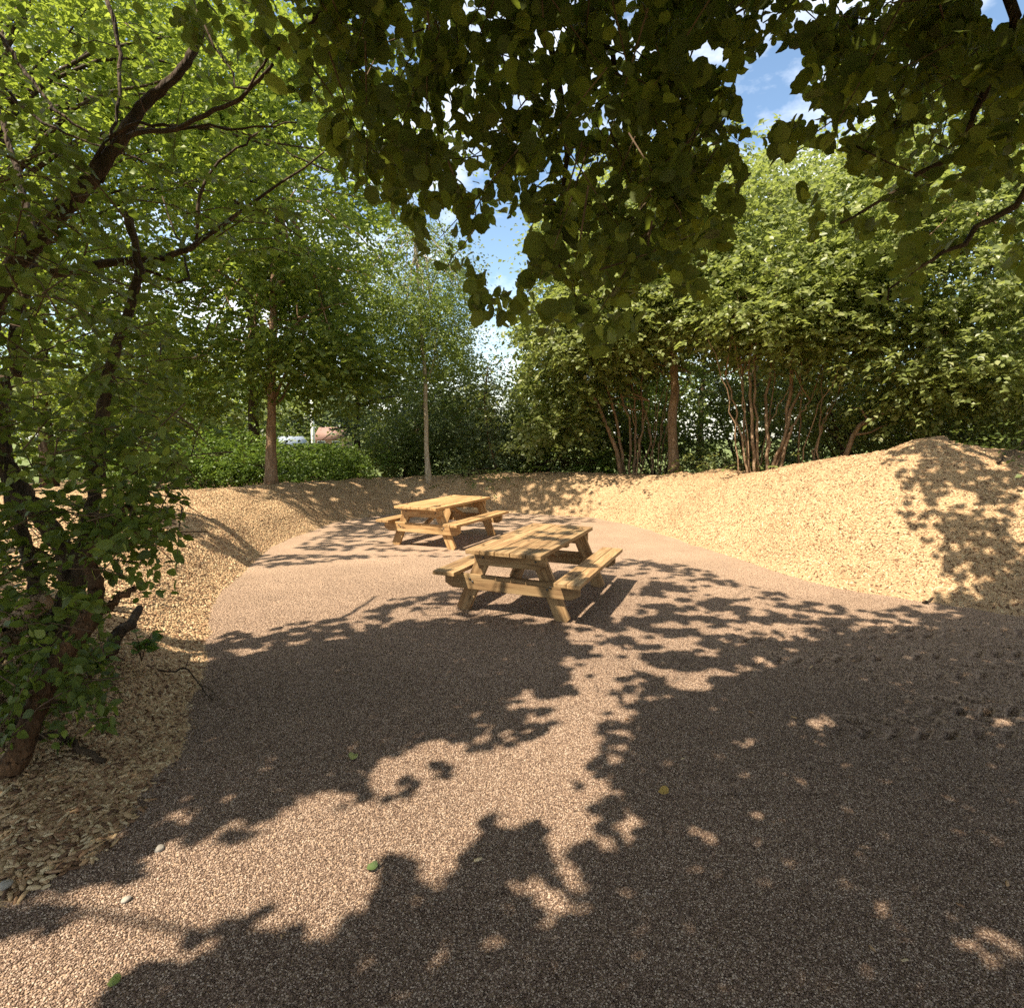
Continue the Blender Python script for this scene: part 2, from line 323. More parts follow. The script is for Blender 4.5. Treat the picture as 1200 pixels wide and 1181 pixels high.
def grid(xs, ys, hf, keep):
    X, Y = np.meshgrid(xs, ys); Z = hf(X.ravel(), Y.ravel()).reshape(X.shape)
    V = np.stack([X, Y, Z], -1).reshape(-1, 3); nx = len(xs); ny = len(ys)
    i = (np.arange(ny - 1)[:, None] * nx + np.arange(nx - 1)[None, :]).ravel()
    Fq = np.stack([i, i + 1, i + nx + 1, i + nx], -1); k = keep(V[Fq].mean(1)); Fq = Fq[k]
    us, inv = np.unique(Fq, return_inverse=True)
    return V[us], inv.reshape(-1, 4)
# far ground
me = mesh_np('ground', [[-300, -300, -.14], [300, -300, -.14], [300, 400, -.14], [-300, 400, -.14]], [[0, 1, 2, 3]], M_EARTH)
o = link('ground', me, kind='structure')
gx = np.concatenate([np.arange(-9, -4.6, .3), np.arange(-4.6, 8.0, .024), np.arange(8.0, 13, .3)])
gy = np.concatenate([np.arange(-5, 1.0, .3), np.arange(1.0, 6.2, .024), np.arange(6.2, 14.6, .06)])
V, Fq = grid(gx, gy, gravel_h, lambda c: bank_h(c[:, 0], c[:, 1])[1] < .5)
gravel = link('gravel_court', mesh_np('gravel_court', V, Fq, M_GRAVEL, True), kind='structure')
VB, FB = grid(np.arange(-15, 15, .08), np.arange(-5, 21, .08), lambda x, y: bank_h(x, y)[0], lambda c: bank_h(c[:, 0], c[:, 1])[1] > -.5)
qs = W(1175, 575, 8.2); so_ = np.hypot((VB[:, 0] - qs[0]) * .9, VB[:, 1] - qs[1]) + 1.1 * fbm2(VB[:, 0], VB[:, 1], 1.6, 3, 5)
nb = M_BANK.node_tree; pb = [x for x in nb.nodes if x.type == 'BSDF_PRINCIPLED'][0]; lk = pb.inputs['Base Color'].links[0].from_socket
ab = nb.nodes.new('ShaderNodeAttribute'); ab.attribute_name = 'soil'; xb_ = nb.nodes.new('ShaderNodeMixRGB'); xb_.inputs['Color2'].default_value = (.055, .034, .02, 1)
nb.links.new(ab.outputs['Fac'], xb_.inputs['Fac']); nb.links.new(lk, xb_.inputs['Color1']); nb.links.new(xb_.outputs[0], pb.inputs['Base Color'])
bank = link('wood_chip_bank', mesh_np('wood_chip_bank', VB, FB, M_BANK, True), kind='structure')
a_ = bank.data.attributes.new('soil', 'FLOAT', 'POINT'); a_.data.foreach_set('value', np.clip(1.5 - so_ / .95, 0, .92).astype(np.float32))

# small shared pieces
def chip_mesh(k):
    l, wd, h = .5 * random.uniform(.8, 1.25), .5 * random.uniform(.3, .5), .5 * random.uniform(.08, .14)
    v = []
    for z in (-h, h):
        for (a, b) in [(-l, -wd * .6), (-l * .3, -wd), (l * .9, -wd * .7), (l, wd * .4), (l * .2, wd), (-l * .9, wd * .5)]:
            v.append((a * random.uniform(.85, 1.1), b * random.uniform(.8, 1.1), z + .12 * (a * a - .12) * (1 if k % 2 else -1)))
    f3 = [np.array([[0, 5, 4], [0, 4, 3], [0, 3, 2], [0, 2, 1], [6, 7, 8], [6, 8, 9], [6, 9, 10], [6, 10, 11]]), np.array([[i, (i + 1) % 6, 6 + (i + 1) % 6, 6 + i] for i in range(6)])]
    return mesh_np('wood_chip', v, f3, M_CHIP)
def pebble_mesh(k):
    t = (1 + 5 ** .5) / 2
    v = np.array([(-1, t, 0), (1, t, 0), (-1, -t, 0), (1, -t, 0), (0, -1, t), (0, 1, t), (0, -1, -t), (0, 1, -t), (t, 0, -1), (t, 0, 1), (-t, 0, -1), (-t, 0, 1)]) / 3.8
    v = v * R.uniform(.75, 1.25, v.shape) * np.array([1.15, .9, .65])
    f = np.array([(0, 11, 5), (0, 5, 1), (0, 1, 7), (0, 7, 10), (0, 10, 11), (1, 5, 9), (5, 11, 4), (11, 10, 2), (10, 7, 6), (7, 1, 8), (3, 9, 4), (3, 4, 2), (3, 2, 6), (3, 6, 8), (3, 8, 9), (4, 9, 5), (2, 4, 11), (6, 2, 10), (8, 6, 7), (9, 8, 1)])
    return mesh_np('pebble', v, f, M_PEB)
CHIPS = [chip_mesh(k) for k in range(5)]; PEBS = [pebble_mesh(k) for k in range(4)]
# single wood chips in the near part of the bank
chip_o = []
n = 0
cand = np.stack([R.uniform(-3.4, -1.2, 9000), R.uniform(2.0, 5.0, 9000)], -1)
hz, sd = bank_h(cand[:, 0], cand[:, 1]); cu, cv, cd_ = P2(np.stack([cand[:, 0], cand[:, 1], hz], -1))
sel = np.where((sd > -.05) & (cu > 5) & (cu < 300) & (cv < 1170))[0]; sel = sel[np.argsort(cd_[sel] + R.uniform(0, .8, len(sel)))][:260]
for q in sel:
    x, y = cand[q]; o = link('wood_chip', CHIPS[n % 5], bank); s = random.uniform(.035, .06)
    o.location = (x, y, max(hz[q], float(gravel_h(np.array([x]), np.array([y]))[0])) + .008); o.scale = (s, s, s); o.rotation_euler = (random.uniform(-.4, .4), random.uniform(-.4, .4), random.uniform(0, 6.3)); chip_o.append(o); n += 1
# stray chips kicked on to the gravel
for (u, v) in [(800, 893), (950, 785), (1000, 776), (893, 818), (930, 843), (1075, 840), (1045, 737), (1040, 775), (1180, 1040), (1022, 1115), (1060, 1128), (880, 838), (1125, 1065), (735, 845), (560, 1010), (330, 1100)]:
    q = G(u, v); o = link('wood_chip', CHIPS[n % 5], gravel); n += 1; s = random.uniform(.025, .045)
    o.location = (q[0], q[1], float(gravel_h(q[:1], q[1:2])[0]) + .012); o.scale = (s, s, s); o.rotation_euler = (random.uniform(-.3, .3), random.uniform(-.3, .3), random.uniform(0, 6.3))
peb_o = []
for k in range(4):
    q = G(300 + 180 * k, 1120 - 30 * k); o = link('pebble', PEBS[k], gravel); o.location = (q[0], q[1], float(gravel_h(q[:1], q[1:2])[0]) + .004); o.scale = (.016,) * 3; peb_o.append(o)
def scatter(name, parent, V, Fq, dens, srcs, smin, smax, tilt, seed):
    me = mesh_np(name, V, Fq, None); a = me.attributes.new('dens', 'FLOAT', 'POINT'); a.data.foreach_set('value', dens.astype(np.float32))
    o = link(name, me, parent, kind='stuff')
    ng = bpy.data.node_groups.new(name, 'GeometryNodeTree'); ng.interface.new_socket('Geometry', in_out='INPUT', socket_type='NodeSocketGeometry'); ng.interface.new_socket('Geometry', in_out='OUTPUT', socket_type='NodeSocketGeometry')
    N = lambda t: ng.nodes.new(t); K = ng.links.new
    gi = N('NodeGroupInput'); go = N('NodeGroupOutput'); dp = N('GeometryNodeDistributePointsOnFaces'); dp.distribute_method = 'RANDOM'
    na = N('GeometryNodeInputNamedAttribute'); na.data_type = 'FLOAT'; na.inputs['Name'].default_value = 'dens'
    dp.inputs['Seed'].default_value = seed; K(gi.outputs[0], dp.inputs['Mesh']); K(na.outputs['Attribute'], dp.inputs['Density'])
    jn = N('GeometryNodeJoinGeometry')
    for s in srcs:
        oi = N('GeometryNodeObjectInfo'); oi.inputs['Object'].default_value = s; oi.inputs['As Instance'].default_value = True; oi.transform_space = 'ORIGINAL'; K(oi.outputs['Geometry'], jn.inputs[0])
    ip = N('GeometryNodeInstanceOnPoints'); K(dp.outputs['Points'], ip.inputs['Points']); K(jn.outputs[0], ip.inputs['Instance']); ip.inputs['Pick Instance'].default_value = True
    rv = N('FunctionNodeRandomValue'); rv.data_type = 'FLOAT_VECTOR'; rv.inputs[0].default_value = (-tilt, -tilt, 0); rv.inputs[1].default_value = (tilt, tilt, 6.283)
    rr = N('FunctionNodeRotateRotation') if hasattr(bpy.types, 'FunctionNodeRotateRotation') else None
    e2r = N('FunctionNodeEulerToRotation'); K(rv.outputs[0], e2r.inputs[0]); rr.rotation_space = 'LOCAL'; K(dp.outputs['Rotation'], rr.inputs[0]); K(e2r.outputs[0], rr.inputs[1]); K(rr.outputs[0], ip.inputs['Rotation'])
    rs = N('FunctionNodeRandomValue'); rs.data_type = 'FLOAT'; rs.inputs[2].default_value = smin; rs.inputs[3].default_value = smax; rs.inputs['Seed'].default_value = 5
    K(rs.outputs[1], ip.inputs['Scale']); K(ip.outputs[0], go.inputs[0])
    md = o.modifiers.new('scatter', 'NODES'); md.node_group = ng
    return o
dist = np.hypot(VB[:, 0], VB[:, 1]); _, sdB = bank_h(VB[:, 0], VB[:, 1])
dB = np.interp(dist, [2, 4, 8, 14, 18], [2500, 2200, 1350, 800, 300]) * np.maximum(np.clip((sdB + .16) / .22, 0, 1) ** 1.5, .07 * np.clip((sdB + .62) / .45, 0, 1) ** 1.5) * in_view(VB, 330)
dB *= np.clip((so_ - .6) / .9, .12, 1)
scatter('loose_chips', bank, VB, FB, dB, chip_o[:5], .021, .056, .6, 3)
gm = np.arange(-4.5, 9.0, .03); gyy = np.arange(.9, 8.6, .03)
VG, FG = grid(gm, gyy, lambda x, y: gravel_h(x, y) + .002, lambda c: (bank_h(c[:, 0], c[:, 1])[1] < .25) & in_view(c, 430))
dist = np.hypot(VG[:, 0], VG[:, 1]); _, sdG = bank_h(VG[:, 0], VG[:, 1])
dG = np.interp(dist, [1.5, 3, 5, 7.5, 8.5], [36000, 25000, 10500, 3000, 300])
scatter('loose_gravel', gravel, VG, FG, dG, peb_o, .0045, .0098, .6, 4)

# ------------------------------------------------------------------ where the sun reaches the court (from the photograph), and leaf tests
LIT = [[(0, 600), (120, 585), (185, 605), (228, 620), (300, 657), (380, 650), (460, 641), (545, 642), (600, 618), (690, 612), (696, 552), (850, 535), (1000, 505), (1045, 515), (1062, 600), (1105, 650), (1135, 700), (1075, 720),
        (1020, 722), (935, 714), (880, 694), (800, 670), (745, 664), (705, 670), (640, 676), (560, 694), (470, 708), (420, 727), (330, 742), (240, 757), (180, 745), (120, 700), (0, 690)],
       [(30, 1250), (-40, 1200), (-40, 1110), (60, 1078), (165, 1025), (225, 990), (330, 962), (420, 925), (520, 905), (560, 885), (640, 850), (680, 800), (722, 770), (748, 776), (727, 812), (718, 850), (692, 900), (702, 945), (735, 960),
        (730, 985), (692, 985), (680, 1005), (640, 1000), (620, 962), (598, 950), (560, 975), (522, 1010), (515, 1030), (498, 1012), (478, 1000), (440, 1022), (430, 1062), (400, 1080), (362, 1080), (340, 1065), (300, 1060), (230, 1100), (180, 1112), (140, 1140)],
       [(618, 1030), (655, 1026), (692, 1068), (680, 1086), (640, 1076)]]
def ell(u, v, a, b, t=.5): return [(u + a * math.cos(k) * math.cos(t) - b * math.sin(k) * math.sin(t), v + a * math.cos(k) * math.sin(t) + b * math.sin(k) * math.cos(t)) for k in np.linspace(0, 6.28, 14)[:-1]]
SPOTS = [ell(940, 1055, 20, 13, 1.2), ell(1030, 1085, 18, 13), ell(1165, 1110, 19, 14), ell(1155, 1055, 15, 9), ell(955, 848, 12, 6, 0), ell(575, 870, 14, 6, 0), ell(500, 905, 20, 8, -.3), ell(603, 1090, 12, 8), ell(1165, 840, 18, 6, .3), ell(880, 865, 10, 5), ell(805, 968, 9, 6), ell(445, 875, 10, 5), ell(570, 975, 10, 7)]
DAP = [[(700, 668), (745, 662), (880, 692), (940, 714), (1020, 724), (960, 748), (900, 790), (820, 815), (720, 815), (690, 760), (560, 730), (450, 735), (470, 708), (560, 694), (640, 676)],
       [(1040, 520), (1300, 500), (1300, 690), (1180, 720), (1135, 700), (1105, 650), (1062, 600)],
       [(0, 1010), (150, 1000), (60, 1078), (0, 1110)], [(530, 850), (640, 790), (690, 760), (722, 770), (640, 850), (560, 885), (420, 925), (400, 915)], [(215, 945), (330, 960), (225, 990), (120, 1040), (70, 1020)]]
lit_m = None
SPOTS = [[(np.mean([a for a, b in q]) + .62 * (a - np.mean([c for c, b in q])), np.mean([b for a, b in q]) + .62 * (b - np.mean([c for a, c in q]))) for a, b in q] for q in SPOTS]
for q in LIT + SPOTS:
    r_ = raster(q); lit_m = r_ if lit_m is None else lit_m | r_
lit_e = lit_m & np.roll(lit_m, 5, 0) & np.roll(lit_m, -5, 0) & np.roll(lit_m, 5, 1) & np.roll(lit_m, -5, 1)
for q in SPOTS: lit_e |= raster(q)
dap_m = raster(DAP[0])
for q in DAP[1:]: dap_m |= raster(q)
_gx = np.arange(-16, 16, .15); _gy = np.arange(-8, 22, .15); _X, _Y = np.meshgrid(_gx, _gy); _TZ = top_z(_X.ravel(), _Y.ravel()).reshape(_X.shape)
def tz(x, y):
    i = np.clip(((x + 16) / .15).astype(int), 0, len(_gx) - 1); j = np.clip(((y + 8) / .15).astype(int), 0, len(_gy) - 1); return _TZ[j, i]
def shadow(P):
    Q = P.copy()
    zz = np.zeros(len(P))
    for _ in range(5):
        k = (P[:, 2] - zz) / SUN[2]; Q = P - k[:, None] * SUN; zz = tz(Q[:, 0], Q[:, 1])
    k = (P[:, 2] - zz) / SUN[2]
    return P - k[:, None] * SUN
def shades_lit(P, A, Bv, s):
    """does a leaf (centre P, half-axes A*s, Bv*s) shade any part of the court that is sunlit in the photograph?"""
    bad = np.zeros(len(P), bool); dap = None; jit = None
    for (a, b) in [(0, 0), (1, 0), (-1, 0), (0, .8), (0, -.8)]:
        Q = shadow(P + (A * a + Bv * b) * s[:, None] * .4)
        if jit is None: jit = np.stack([vnoise(Q * 9 + 3) - .5, vnoise(Q * 9 + 40) - .5, Q[:, 2] * 0], -1) * .16 + np.stack([vnoise(Q * 3 + 13) - .5, vnoise(Q * 3 + 50) - .5, Q[:, 2] * 0], -1) * .14
        u, v, d = P2(Q + jit)
        bad |= look(lit_e, u, v, False).astype(bool) & (Q[:, 1] < 14.0)
        if dap is None: dap = look(dap_m, u, v, False).astype(bool); Qc = Q.copy()
    Qh = P - ((P[:, 2] - 1.3) / SUN[2])[:, None] * SUN; uh, vh, dh = P2(Qh); bad |= (uh > 170) & (uh < 430) & (Qh[:, 1] > 13.8) & (Qh[:, 1] < 17.5) & (R.random(len(P)) < .93)
    for (hx, hy, hz2, hr) in ((-2.1, 14.2, 5.5, 1.5), (-2.0, 14.2, 3.8, 1.2), (-5.2, 23, 4.5, 3.0)):
        Qh = P - ((P[:, 2] - hz2) / SUN[2])[:, None] * SUN; bad |= (np.hypot(Qh[:, 0] - hx, Qh[:, 1] - hy) < hr) & (P[:, 2] > hz2) & (R.random(len(P)) < .9)
    uq, vq, dq = P2(Qc); bad |= (Qc[:, 1] > 9.6) & (uq > 150) & (uq < 720) & (vnoise(Qc * 7.0 + 31) > .70)
    for (tx, ty, ya, th_) in ((.267, 6.158, .399, .40), (-1.144, 9.715, .437, .25)):
        k = (P[:, 2] - .6) / SUN[2]; Q = P - k[:, None] * SUN - np.array([tx, ty, .6]); a = Q[:, 0] * math.sin(ya) + Q[:, 1] * math.cos(ya); b = Q[:, 0] * math.cos(ya) - Q[:, 1] * math.sin(ya)
        on = (np.abs(a) < 1.15) & (np.abs(b) < .85); n2 = vnoise(np.stack([a * 5 + 20, b * 7 + 9, a * 0 + 1.7], -1)); bad |= on & (n2 > th_)
    uq, vq, dq = P2(Qc); rim = np.zeros(len(P), bool)
    for (a_, b_) in ((26, 0), (-26, 0), (0, 20), (0, -20)): rim |= look(lit_m, uq + a_, vq + b_, False).astype(bool)
    bad |= rim & (vnoise(np.stack([Qc[:, 0] * 10 + 7, Qc[:, 1] * 12 + 3, Qc[:, 2] * 0 + 21.3], -1)) > .50)
    # streaky dapple: noise in ground space decides
    nz_ = vnoise(np.stack([Qc[:, 0] * 3.2, Qc[:, 1] * 4.6, Qc[:, 2] * 0 + 3.3], -1)) * .55 + vnoise(np.stack([Qc[:, 0] * 9, Qc[:, 1] * 11, Qc[:, 2] * 0 + 9.3], -1)) * .45
    return bad | (dap & (nz_ > .53))

# ------------------------------------------------------------------ leaves
def outline(pts, fold=.12, curl=.1):
    """half outline (t along, w across) -> leaf template: base at 0, tip at (0,1); midrib + two sides"""
    n = len(pts); V = [(0, 0, 0)]; mid = []; Lf = []; Rt = []
    for (t, wd) in pts: mid.append(len(V)); V.append((0, t, -curl * t * t)); Lf.append(len(V)); V.append((-wd, t + .02, fold * wd * 2 - curl * t * t)); Rt.append(len(V)); V.append((wd, t - .02, fold * wd * 2 - curl * t * t))
    tip = len(V); V.append((0, 1, -curl)); Fc = [(0, mid[0], Lf[0]), (0, Rt[0], mid[0])]
    for i in range(n - 1):
        Fc += [(mid[i], mid[i + 1], Lf[i + 1]), (mid[i], Lf[i + 1], Lf[i]), (mid[i], Rt[i], Rt[i + 1]), (mid[i], Rt[i + 1], mid[i + 1])]
    Fc += [(mid[-1], tip, Lf[-1]), (mid[-1], Rt[-1], tip)]
    return np.array(V), np.array(Fc)
T2 = (np.array([(0, 0, 0), (-.36, .48, .10), (0, 1, -.06), (.36, .48, .10)], float), np.array([(0, 3, 2), (0, 2, 1)]))
T2N = (np.array([(0, 0, 0), (-.22, .45, .06), (0, 1, -.06), (.22, .45, .06)], float), np.array([(0, 3, 2), (0, 2, 1)]))
T6 = (np.array([(0, 0, 0), (-.36, .30, .09), (-.33, .66, .06), (0, 1, -.08), (.33, .66, .06), (.36, .30, .09)], float), np.array([(0, 5, 4), (0, 4, 3), (0, 3, 2), (0, 2, 1)]))
TH = outline([(-.05, .17), (.10, .36), (.20, .40), (.34, .47), (.42, .45), (.55, .47), (.62, .41), (.74, .35), (.84, .17), (.92, .06)], .11, .20)
TS = outline([(.10, .22), (.38, .34), (.66, .25)], .12, .15)
def leaves_mesh(name, P, A, Nn, s, tmpl, m, rnd=None):
    """P base points, A axis unit, Nn normal unit, s length"""
    T, Fc = tmpl; n = len(P); A = unit(A); Bx = unit(np.cross(A, Nn)); Nn = np.cross(Bx, A)
    wv = R.uniform(.8, 1.15, n)
    V = P[:, None] + s[:, None, None] * (T[None, :, 0:1] * wv[:, None, None] * Bx[:, None] + T[None, :, 1:2] * A[:, None] + T[None, :, 2:3] * Nn[:, None])
    Fa = (Fc[None] + (np.arange(n) * len(T))[:, None, None]).reshape(-1, 3)
    rnd = R.random(n) if rnd is None else rnd
    return mesh_np(name, V.reshape(-1, 3), Fa, m, False, np.repeat(rnd, len(T)))
def sprays(base, dirs, K, length, size, tilt=.45, flat=1.0):
    """leaves set alternately along short twigs; returns base, axis, normal, size for every leaf"""
    n = len(base); d = unit(dirs); up = np.array([0, 0, 1.]) + R.normal(0, tilt * .6, (n, 3)); sd_ = unit(np.cross(d, up)); nn = np.cross(sd_, d)
    t = (np.arange(K) + .5) / K; sg = np.where(np.arange(K) % 2, 1., -1.)
    L_ = length * R.uniform(.6, 1.3, n); P = base[:, None] + d[:, None] * (t[None, :, None] * L_[:, None, None]) + np.array([0, 0, -1.]) * (t ** 2)[None, :, None] * L_[:, None, None] * .18
    P = P + R.normal(0, .02 * length, P.shape)
    A = d[:, None] * .55 + sd_[:, None] * sg[None, :, None] * .8 + np.array([0, 0, -.25]) + R.normal(0, .25, P.shape)
    Nn = nn[:, None] * flat + R.normal(0, tilt, P.shape)
    s = size * R.uniform(.6, 1.25, (n, K))
    return P.reshape(-1, 3), unit(A.reshape(-1, 3)), unit(Nn.reshape(-1, 3)), s.ravel()
def in_ell(n, c, r, surf=.5):
    v = unit(R.normal(size=(n, 3))); k = R.random(n) ** (1 / 3); k = surf * (.75 + .25 * k) + (1 - surf) * k
    return np.asarray(c) + v * k[:, None] * np.asarray(r), v
def crown_leaves(ells, nclump, per, K, length, size, clump_r=.45, tilt=.45, droop=.25, flat=1.0, surf=.6, spread=1.0):
    """foliage in clumps inside ellipsoids [(centre, radii, weight)]"""
    ws = np.array([e[2] for e in ells], float); ws /= ws.sum(); Ps = []; Ds = []; C = []
    for e, q in zip(ells, ws):
        k = max(1, int(nclump * q)); c, v = in_ell(k, e[0], e[1], surf); C.append(c)
        off = R.normal(size=(k, per, 3)) * np.array([1, 1, .38]) * clump_r * R.uniform(.6, 1.4, (k, 1, 1))
        d = unit(off * np.array([1, 1, .4]) / clump_r + v[:, None] * np.array([1, 1, .35]) * .9 + R.normal(0, .35, off.shape) + np.array([0, 0, -droop]))
        Ps.append((c[:, None] + off).reshape(-1, 3)); Ds.append(d.reshape(-1, 3))
    return sprays(np.concatenate(Ps), np.concatenate(Ds), K, length, size, tilt, flat) + (np.concatenate(C),)
def cull(P, A, Nn, s, sun=True, keep=None):
    k = np.ones(len(P), bool)
    if sun: k &= ~shades_lit(P + A * s[:, None] * .5, A, np.cross(A, Nn), s)
    if keep is not None: k &= keep(P + A * s[:, None] * .5)
    return P[k], A[k], Nn[k], s[k]
def limbs(tb, start, r0, targets, wob=.06, sides=5, sag=.15):
    for c in targets:
        a = start[R.integers(len(start))] if isinstance(start, list) else start
        m_ = a + (c - a) * .5 + np.array([0, 0, sag * np.linalg.norm(c - a)]); tb.add(spline([a, m_, c], 8, wob * .5), np.linspace(r0, r0 * .2, 8) * R.uniform(.6, 1.1), sides)
GAP = raster([(340, 504), (372, 499), (390, 506), (390, 520), (340, 519)])              # the view out to the houses
SKYG = raster([(556, 255), (618, 240), (640, 300), (612, 360), (604, 415), (598, 440), (590, 520), (566, 470), (560, 420), (548, 330)])
def view_ok(P):
    u, v, d = P2(P); n_ = 22 * (fbm2(u / 30., v / 30., 1.0, 2) * 2); u = u + n_ + R.normal(0, 7, len(P)); return ~(look(GAP, u, v, False).astype(bool) & (d < 34)) & ~(look(SKYG, u, v, False).astype(bool) & (R.random(len(P)) < .9))
def tree(name, label, cat, base, trunk, r0, ells, leafm, bark, nclump, per=14, K=8, length=.35, size=.08, tmpl=T2, sun=True, group=None, nl=14, keep=view_ok, r1=None, sides=8, **kw):
    """trunk: list of world points (first = base)"""
    t = thing(name, label, cat, tuple(base), 0, group); inv = -np.asarray(base)
    tp = spline(trunk, 16, r0 * .12); tb = Tubes(); rr = np.linspace(r0, r1 if r1 else r0 * .35, 16); rr[0] *= 1.35; rr[1] *= 1.1
    tb.add(tp + inv, rr, sides, .05); link('trunk', tb.mesh('trunk', bark), t)
    P, A, Nn, s, C = crown_leaves(ells, nclump, per, K, length, size, **kw)
    lb = Tubes(); starts = [p + inv for p in tp[7:]]
    idx = R.permutation(len(C))[:nl]
    limbs(lb, starts, r0 * .32, [C[i] + inv for i in idx])
    link('branches', lb.mesh('branches', bark), t, kind='stuff')
    P, A, Nn, s = cull(P, A, Nn, s, sun, keep)
    link('crown', leaves_mesh('crown', P + inv, A, Nn, s, tmpl, leafm), t, kind='stuff')
    return t

# ------------------------------------------------------------------ picnic tables
def plank_bm(l, wd, h, bev=.006, ends=None):
    """plank along local X with bevelled edges; ends = (lower cut) for a chamfer under each end"""
    import bmesh
    bm = bmesh.new(); c = ends or 0
    prof = [(-l / 2, h / 2), (l / 2, h / 2), (l / 2, -h / 2 + (c * .55)), (l / 2 - c, -h / 2), (-l / 2 + c, -h / 2), (-l / 2, -h / 2 + c * .55)] if c else [(-l / 2, h / 2), (l / 2, h / 2), (l / 2, -h / 2), (-l / 2, -h / 2)]
    a = [bm.verts.new((x, -wd / 2, z)) for x, z in prof]; b = [bm.verts.new((x, wd / 2, z)) for x, z in prof]; n = len(prof)
    bm.faces.new(a[::-1]); bm.faces.new(b)
    for i in range(n): bm.faces.new((a[i], a[(i + 1) % n], b[(i + 1) % n], b[i]))
    bmesh.ops.recalc_face_normals(bm, faces=bm.faces)
    if bev: bmesh.ops.bevel(bm, geom=bm.edges[:], offset=bev, segments=2, affect='EDGES', profile=.6)
    return bm
def plank(name, parent, m, l, wd, h, loc, rot=(0, 0, 0), ends=None, bev=.006):
    bm = plank_bm(l, wd, h, bev, ends); me = bpy.data.meshes.new(name); bm.to_mesh(me); bm.free(); me.materials.append(m)
    o = link(name, me, parent); o.location = loc; o.rotation_euler = rot
    return o
def picnic_table(label, x, y, yaw, m):
    # local x runs along the table, away from the camera; local y to the left
    gz = float(gravel_h(np.array([x]), np.array([y]))[0]) - .01
    t = thing('picnic_table', label, 'picnic table', (x, y, gz), math.pi / 2 - yaw, 'picnic tables on the gravel')
    Lt, Wt, ht, OW, hb, bw = 1.867, .794, .69, 1.537, .447, .255; th = .042
    pw = Wt / 5
    for i in range(5): plank('tabletop_plank', t, m, Lt + random.uniform(-.006, .006), pw - .007, th, (random.uniform(-.004, .004), (i - 2) * pw, ht - th / 2 + random.uniform(-.002, .002)), (0, 0, random.uniform(-.002, .002)))
    for sd_ in (-1, 1):
        for k in (0, 1): plank('seat_plank', t, m, Lt + random.uniform(-.006, .006), bw / 2 - .006, th, (random.uniform(-.005, .005), sd_ * (OW / 2 - bw / 4 - k * bw / 2), hb - th / 2 + random.uniform(-.0015, .0015)))
    ins = Lt / 2 - .24; ft = 1.14; zt = ht - th - .004
    for e in (-1, 1):
        xl = e * ins; yt = .27; yb = ft / 2 - .02
        for sd_ in (-1, 1):
            ang = math.atan2(yb - yt, zt); ln = math.hypot(yb - yt, zt) + .03
            bm = plank_bm(ln, .045, .145, .005); import bmesh
            rot = Matrix.Rotation(-(math.pi / 2) + 0, 4, 'Y')
            me = bpy.data.meshes.new('leg')
            # foot and head cut level
            bmesh.ops.transform(bm, matrix=Matrix.Translation((0, 0, 0)), verts=bm.verts)
            for v in bm.verts: v.co.x += v.co.z * math.tan(ang) * (-sd_ * 0 + 1)
            bm.to_mesh(me); bm.free(); me.materials.append(m); o = link('leg', me, t)
            # local X of the leg points up along the leg, local Z across it in the end plane
            up = Vector((0, sd_ * (yt - yb), zt)).normalized(); across = Vector((0, sd_ * up.z, -sd_ * up.y)); 
            yv = across.cross(up)
            o.matrix_local = Matrix.Translation((xl, sd_ * (yt + yb) / 2, zt / 2)) @ Matrix((up, yv, across)).transposed().to_4x4()
        xb = xl + e * .049
        sb = plank('seat_beam', t, m, OW - .10, .045, .155, (xb, 0, hb - th - .0775 - .003), (0, 0, math.pi / 2), .085)
        tbm = plank('top_beam', t, m, Wt - .03, .045, .14, (xb, 0, ht - th - .07 - .003), (0, 0, math.pi / 2), .075)
        for (yy, zz) in [(-.40, hb - th - .075), (.40, hb - th - .075), (-.43, hb - th - .05), (.43, hb - th - .05), (-.28, ht - th - .06), (.28, ht - th - .06)]:
            tb = Tubes(); tb.add([(0, 0, 0), (.008 * e, 0, 0)], .011, 8); o = link('bolt', tb.mesh('bolt', M_BOLT, False), t); o.location = (xb + e * .0235, yy, zz)
        # diagonal brace from the seat beam up to the middle cleat
        a = Vector((xl - e * .03, 0, hb - th - .05)); b = Vector((e * .10, 0, zt - .045)); dv = b - a
        plank('brace', t, m, dv.length, .07, .045, tuple((a + b) / 2), (0, -math.atan2(dv.z, dv.x), 0))
    plank('cleat', t, m, Wt - .06, .09, .045, (0, 0, ht - th - .0255), (0, 0, math.pi / 2))
    return t
picnic_table('weathered brown picnic table with dappled planked top, nearest the camera', .267, 6.158, .399, M_WOOD1)
picnic_table('fresh orange pine picnic table standing further back near the thin birch', -1.144, 9.715, .437, M_WOOD2)

